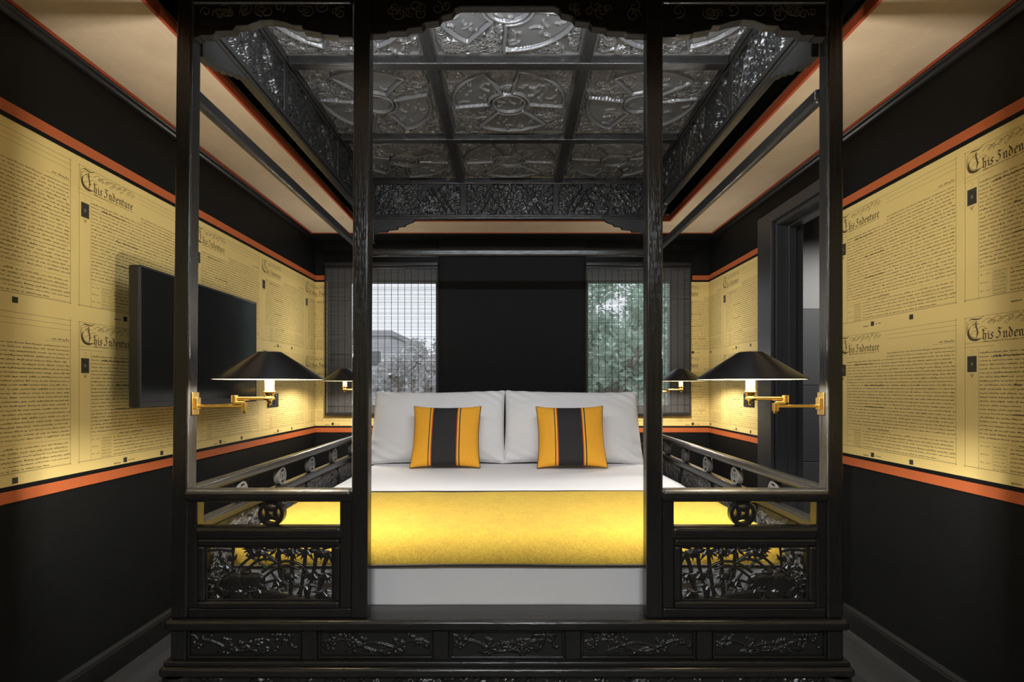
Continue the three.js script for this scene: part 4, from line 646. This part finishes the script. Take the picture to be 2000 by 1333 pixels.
{
  const h = MT - (BASE_TOP - 0.008), g = softBox(2 * MX, h, MD[1] - MD[0], 0.09, 96, 18, 96, { noise: foldNoise, flatBottom: true }); g.translate(wx(0), MT - h / 2, -(MD[0] + MD[1]) / 2);
  tag(obj('mattress', g, M.linen), 'wide mattress made up with a smooth white sheet', 'mattress');
  // yellow throw over the foot end
  const td = [MD[0] - 0.009, 2.384], th = 0.095, t = softBox(2 * MX + 0.018, th, td[1] - td[0], 0.09, 100, 16, 60, { flatBack: true, flatBottom: true, noise: (x, y, z) => foldNoise(x, y + (MT - 0.05) - 0.05, z) * 0 + 0.010 * (fbm(x * 2.2 + 3, (z - (td[0] + td[1]) / 2 + (MD[0] + MD[1]) / 2) * 2.6 + y * 2, 4, 3) - 0.5) + 0.005 * (fbm(x * 4 + 9, z * 3 + y * 7, 17, 3) - 0.5) + 0.004 });
  const ty = MT + 0.006 - th / 2, tz = -(td[0] + td[1]) / 2; t.translate(wx(0), ty, tz);
  const hem = []; const q = thing('yellow_throw', wx(0), MT - 0.09, tz, 'mustard yellow wool throw with dark piping across the foot of the bed', 'throw');
  obj('blanket', t, M.wool, q);
  const back = []; for (let k = 0; k <= 60; k++) { const x = -MX + 0.03 + (2 * MX - 0.06) * k / 60; back.push([wx(x), MT + 0.011 + 0.010 * (fbm(x * 2.2 + 3, ((td[1] - td[0]) / -2 - (td[0] + td[1]) / 2 + (MD[0] + MD[1]) / 2) * 2.6, 4, 3) - 0.5), -td[1]]); } obj('piping', tube(back, 0.003, 6, 90), M.piping, q);
  const fy = ty - th / 2; for (let k = 0; k <= 60; k++) { const x = -MX + 0.03 + (2 * MX - 0.06) * k / 60; hem.push([wx(x), fy + 0.002 + 0.006 * (fbm(x * 3, 2, 5, 2) - 0.5), -td[0] + 0.008 + 0.006 * (fbm(x * 2.2, 5, 4, 2) - 0.5)]); } obj('piping', tube(hem, 0.0042, 6, 90), M.piping, q);
}
function pillowGeo(w, h, t, k, n, seed, amp, kx = k, power = 0.42) {
  const P = (u, v, s) => {
    const a = Math.max(0, 1 - Math.abs(u) ** 2.2) * Math.max(0, 1 - Math.abs(v) ** 2.2), x = w / 2 * u * (1 - kx * (1 - v * v) * u * u), y = h / 2 * v * (1 - k * (1 - u * u) * v * v), e = Math.pow(a, power);
    const wr = amp * (fbm(u * 3 + seed, v * 3, seed, 4) - 0.5) * e + amp * 0.9 * Math.pow(Math.max(0, Math.abs(u) * Math.abs(v)), 2) * Math.sin((u + v) * 24 + seed) * e;
    return [x, y, s * (t / 2 * e) + wr];
  };
  const gs = []; for (const s of [1, -1]) { const pos = [], uv = [], idx = []; for (let j = 0; j <= n; j++) for (let i = 0; i <= n; i++) { const f = (q) => { const z = 2 * q / n - 1; return Math.sin(z * Math.PI / 2); }; const u = f(i), v = f(j); pos.push(...P(u, v, s)); uv.push((u + 1) / 2, (v + 1) / 2); } for (let j = 0; j < n; j++) for (let i = 0; i < n; i++) { const a = j * (n + 1) + i, b = a + 1, c = a + n + 1, d = c + 1; if (s > 0) idx.push(a, b, d, a, d, c); else idx.push(a, d, b, a, c, d); } const g = new THREE.BufferGeometry(); g.setAttribute('position', new THREE.Float32BufferAttribute(pos, 3)); g.setAttribute('uv', new THREE.Float32BufferAttribute(uv, 2)); g.setIndex(idx); g.computeVertexNormals(); gs.push(clean(g)); }
  return [mergeGeometries(gs, false), P];
}
const leanPlace = (g, x, y, z, lean, roll = 0, yaw = 0) => { g.rotateZ(roll); g.rotateX(-lean); g.rotateY(yaw); g.translate(x, y, z); return g; };
{
  const specs = [[-0.462, 0.83, 0.010, 3, 'white pillow standing under the window with pale sky'], [0.378, 0.845, -0.014, 8, 'white pillow standing under the window with green leaves']];
  for (const [x, w, roll, seed, label] of specs) {
    const lean = 0.48, h = 0.49; const [g, P] = pillowGeo(w, h, 0.19, 0.075, 52, seed, 0.030, 0.018, 0.36);
    const cy = MT + 0.004 + h / 2 * Math.cos(lean) , cz = -3.41; leanPlace(g, x, cy, cz, lean, roll);
    const o = thing('pillow', x, MT, cz, label, 'pillow', 'white bed pillows'); obj('pillow_body', g, M.linen, o);
    const rim = []; const edge = []; for (let k = 0; k < 80; k++) { const t = k / 80 * 4, sd = Math.floor(t), f = 2 * (t - sd) - 1; const [u, v] = [[f, -1], [1, f], [-f, 1], [-1, -f]][sd]; edge.push(new THREE.Vector3(...P(u, v, 1))); }
    const seam = clean(new THREE.TubeGeometry(new THREE.CatmullRomCurve3(edge, true), 160, 0.0035, 6, true)); leanPlace(seam, x, cy, cz, lean, roll); obj('seam', seam, M.linen, o);
  }
  const cushTex = dataTex(1024, 64, (u, v) => {
    const n = 0.04 * (pnoise(u * 300, v * 60, 300, 60, 5) - 0.5), y = [0.94 + n, 0.67 + n, 0.17 + n], b = [0.135 + n * 0.6, 0.125 + n * 0.6, 0.135 + n * 0.6], r = [0.66, 0.20, 0.08], lines = [[0.255, 0.268, b], [0.268, 0.295, y], [0.295, 0.31, r], [0.31, 0.655, b], [0.655, 0.668, r], [0.668, 0.695, y], [0.695, 0.71, b]];
    for (const [a, c, k] of lines) if (u >= a && u < c) return k; return y;
  }, true); const cushM = std({ map: cushTex, roughness: 0.8, bumpMap: weave, bumpScale: 0.0005 });
  const pipeM = std({ color: lin(0.045, 0.032, 0.02), roughness: 0.8 });
  for (const [x, roll, yaw, label, seed] of [[-0.385, 0.0, 0.02, 'yellow and black striped cushion against the pillow under the pale sky window', 5], [0.345, 0.012, -0.03, 'yellow and black striped cushion against the pillow under the leafy window', 9]]) {
    const lean = 0.46, s = 0.385, [g, P] = pillowGeo(s + 0.015, s, 0.13, 0.08, 40, seed, 0.008, 0.065, 0.4); const cy = MT + 0.006 + s / 2 * Math.cos(lean), cz = -3.185; leanPlace(g, x, cy, cz, lean, roll, yaw);
    const o = thing('striped_cushion', x, MT, cz, label, 'cushion', 'striped cushions'); obj('cover', g, cushM, o);
    const edge = []; for (let k = 0; k < 96; k++) { const t = k / 96 * 4, sd = Math.floor(t), f = 2 * (t - sd) - 1; const [u, v] = [[f, -1], [1, f], [-f, 1], [-1, -f]][sd]; edge.push(new THREE.Vector3(...P(u, v, 1))); }
    const pg = clean(new THREE.TubeGeometry(new THREE.CatmullRomCurve3(edge, true), 200, 0.003, 6, true)); leanPlace(pg, x, cy, cz, lean, roll, yaw); obj('piping', pg, pipeM, o);
  }
}

// ---------------------------------------------------------------- swing arm lamps
const shadeOut = std({ color: lin(0.012, 0.012, 0.013), roughness: 0.28 }), shadeIn = std({ color: lin(0.75, 0.62, 0.36), roughness: 0.5 });
const candleOf = (p) => std({ color: lin(0.86, 0.78, 0.58), roughness: 0.5, emissive: lin(1, 0.82, 0.45), emissiveIntensity: 0.75 * p }), bulbOf = (p) => std({ color: 0xffffff, emissive: LAMP_COLOR.clone(), emissiveIntensity: 5 * p });
function lamp(x, rimY, d, plate, label, facing, power = 1) {        // plate: [x, y, d] of the wall plate on the post; facing: axis the plate looks along
  const z = -d, o = thing('swing_arm_lamp', x, rimY - 0.07, z, label, 'lamp', 'black shaded swing arm lamps');
  const lathe = (pts, seg = 56) => { const g = clean(new THREE.LatheGeometry(pts.map((p) => new THREE.Vector2(...p)), seg)); g.translate(x, rimY, z); return g; };
  obj('shade', lathe([[0.1535, 0.000], [0.156, 0.0005], [0.156, 0.003], [0.0365, 0.081], [0.033, 0.083], [0.0325, 0.0805]]), shadeOut, o, 'black conical lamp shade');
  obj('shade_lining', lathe([[0.0325, 0.0805], [0.1535, 0.0005]]), shadeIn, o);
  obj('candle_tube', lathe([[0.001, 0.022], [0.0125, 0.022], [0.0135, 0.02], [0.0135, -0.036], [0.001, -0.036]], 24), candleOf(power), o, 'glowing cream candle tube');
  obj('socket', lathe([[0.001, -0.035], [0.015, -0.034], [0.0175, -0.036], [0.0165, -0.041], [0.0135, -0.046], [0.0135, -0.052], [0.017, -0.055], [0.016, -0.059], [0.008, -0.062], [0.006, -0.07], [0.007, -0.074], [0.001, -0.077]], 24), M.brass, o);
  obj('shade_holder', [lathe([[0.0045, 0.02], [0.0045, 0.074]], 10), bx(x - 0.035, x + 0.035, rimY + 0.0745, rimY + 0.0775, d - 0.002, d + 0.002, 0.0008), bx(x - 0.002, x + 0.002, rimY + 0.0745, rimY + 0.0775, d - 0.035, d + 0.035, 0.0008)], M.brass, o);
  const bulb = new THREE.SphereGeometry(0.014, 20, 14); bulb.scale(1, 1.3, 1); bulb.translate(x, rimY + 0.060, z); obj('bulb', bulb, bulbOf(power), o);
  const pl = new THREE.PointLight(LAMP_COLOR.clone(), LAMP_POWER * power, 0, 2); pl.name = 'lamp_light'; pl.position.set(x, rimY + 0.060, z); pl.castShadow = true; pl.shadow.radius = 1.4; scene.add(pl);
  const [px, py, pd] = plate, sg = Math.sign(px - x), uy = rimY - 0.057, ly = rimY - 0.08, ux = x + sg * 0.105, lx = x + sg * 0.075;
  if (facing === 'x') {
    obj('arm', [bx(x + sg * 0.008, ux, uy - 0.005, uy + 0.005, d - 0.004, d + 0.004, 0.002)], M.brass, o);
    obj('pivot', [cyl(0.0095, 0.0095, 0.022, ux, uy - 0.012, z, 20), bx(lx, ux, uy - 0.018, uy - 0.008, d - 0.006, d + 0.006, 0.002), cyl(0.0095, 0.0095, 0.024, lx, ly - 0.014, z, 20), cyl(0.004, 0.006, 0.008, lx, ly - 0.022, z, 14)], M.brass, o);
    obj('arm', [bx(lx, px - sg * 0.012, ly - 0.005, ly + 0.005, d - 0.004, d + 0.004, 0.002)], M.brass, o);
    obj('back_plate', [bx(px - sg * 0.004, px, py - 0.034, py + 0.034, pd - 0.018, pd + 0.018, 0.0018, 2), bx(px - sg * 0.013, px - sg * 0.004, py - 0.018, py + 0.018, pd - 0.011, pd + 0.011, 0.002, 2)], M.brass, o);
  } else {
    const A = new THREE.Vector3(x, uy, z), B = new THREE.Vector3(px, uy, -pd + 0.012), mid = A.clone().lerp(B, 0.5).add(new THREE.Vector3(0.03 * sg, 0, 0.02));
    obj('arm', tube([[A.x, uy, A.z], [mid.x, uy, mid.z]], 0.0045, 8, 2), M.brass, o); obj('arm', tube([[mid.x, uy - 0.012, mid.z], [B.x, uy - 0.012, B.z]], 0.0045, 8, 2), M.brass, o);
    obj('pivot', cyl(0.009, 0.009, 0.028, mid.x, uy - 0.022, mid.z, 18), M.brass, o);
    obj('back_plate', [bx(px - sg * 0.004, px, uy - 0.04, uy + 0.028, pd - 0.018, pd + 0.018, 0.0018, 2)], M.brass, o);
  }
}
lamp(-0.728, E + 0.0215, 1.63, [wx(-0.945) + 0.007, E - 0.05, 1.63], 'swing arm lamp fixed to the bed post in front of the television', 'x');
lamp(0.716, E + 0.0215, 1.63, [wx(0.945), E - 0.05, 1.63], 'swing arm lamp fixed to the bed post in front of the doorway', 'x');
lamp(-1.127, E + 0.038, 3.66, [wx(-0.975) - 0.004, E, 3.53], 'swing arm lamp reaching from the bed post towards the television wall corner', 'z', DIMMED);
lamp(1.139, E + 0.038, 3.66, [wx(0.975) + 0.004, E, 3.53], 'swing arm lamp reaching from the bed post towards the window with leaves', 'z', DIMMED);

// ---------------------------------------------------------------- television and wall sockets
{
  const X = -1.37, y0 = E - 0.078, y1 = E + 0.4516, d0 = 2.0, d1 = 2.912, o = thing('television', X - 0.03, y0, -(d0 + d1) / 2, 'thin black flat television mounted on the gold papered wall', 'television');
  obj('housing', [bx(X - 0.045, X - 0.004, y0, y1, d0, d1, 0.006, 2), bx(X - 0.075, X - 0.045, y0 + 0.08, y1 - 0.12, d0 + 0.12, d1 - 0.12, 0.01, 2)], std({ color: lin(0.012, 0.012, 0.013), roughness: 0.35 }), o);
  obj('bezel', [bx(X - 0.006, X, y0, y0 + 0.022, d0, d1, 0.002), bx(X - 0.006, X, y1 - 0.008, y1, d0, d1, 0.002), bx(X - 0.006, X, y0 + 0.022, y1 - 0.008, d0, d0 + 0.008, 0.002), bx(X - 0.006, X, y0 + 0.022, y1 - 0.008, d1 - 0.008, d1, 0.002)], std({ color: lin(0.03, 0.03, 0.032), roughness: 0.25 }), o);
  obj('screen', bx(X - 0.005, X - 0.002, y0 + 0.022, y1 - 0.008, d0 + 0.008, d1 - 0.008, 0), std({ color: lin(0.010, 0.0105, 0.011), roughness: 0.14 }), o);
  obj('wall_bracket', bx(-W + 0.003, X - 0.07, y0 + 0.15, y1 - 0.15, d0 + 0.3, d1 - 0.3, 0.004), M.darkMetal, o);
  for (const s of [-1, 1]) {
    const dA = s < 0 ? 3.32 : 3.35, w = 0.146, yb = E - 0.128, q = thing('wall_socket', s * (W - 0.004), yb, -(dA + w / 2), s < 0 ? 'polished socket plate on the gold paper beside the television' : 'polished socket plate on the gold paper beside the doorway', 'socket', 'wall sockets');
    obj('plate', bx(s * (W - 0.003), s * (W - 0.010), yb, yb + 0.086, dA, dA + w, 0.003, 2), M.darkMetal, q);
    for (const k of [0, 1]) { obj('outlet', bx(s * (W - 0.010), s * (W - 0.013), yb + 0.015, yb + 0.06, dA + 0.014 + k * 0.066, dA + 0.064 + k * 0.066, 0.002), M.blackGloss, q); obj('switch', bx(s * (W - 0.010), s * (W - 0.015), yb + 0.066, yb + 0.078, dA + 0.03 + k * 0.066, dA + 0.044 + k * 0.066, 0.002), M.chrome, q); }
  }
}
scene.traverse((o) => { if (o.isMesh) { o.castShadow = true; o.receiveShadow = true; } });
renderer.render(scene, camera);
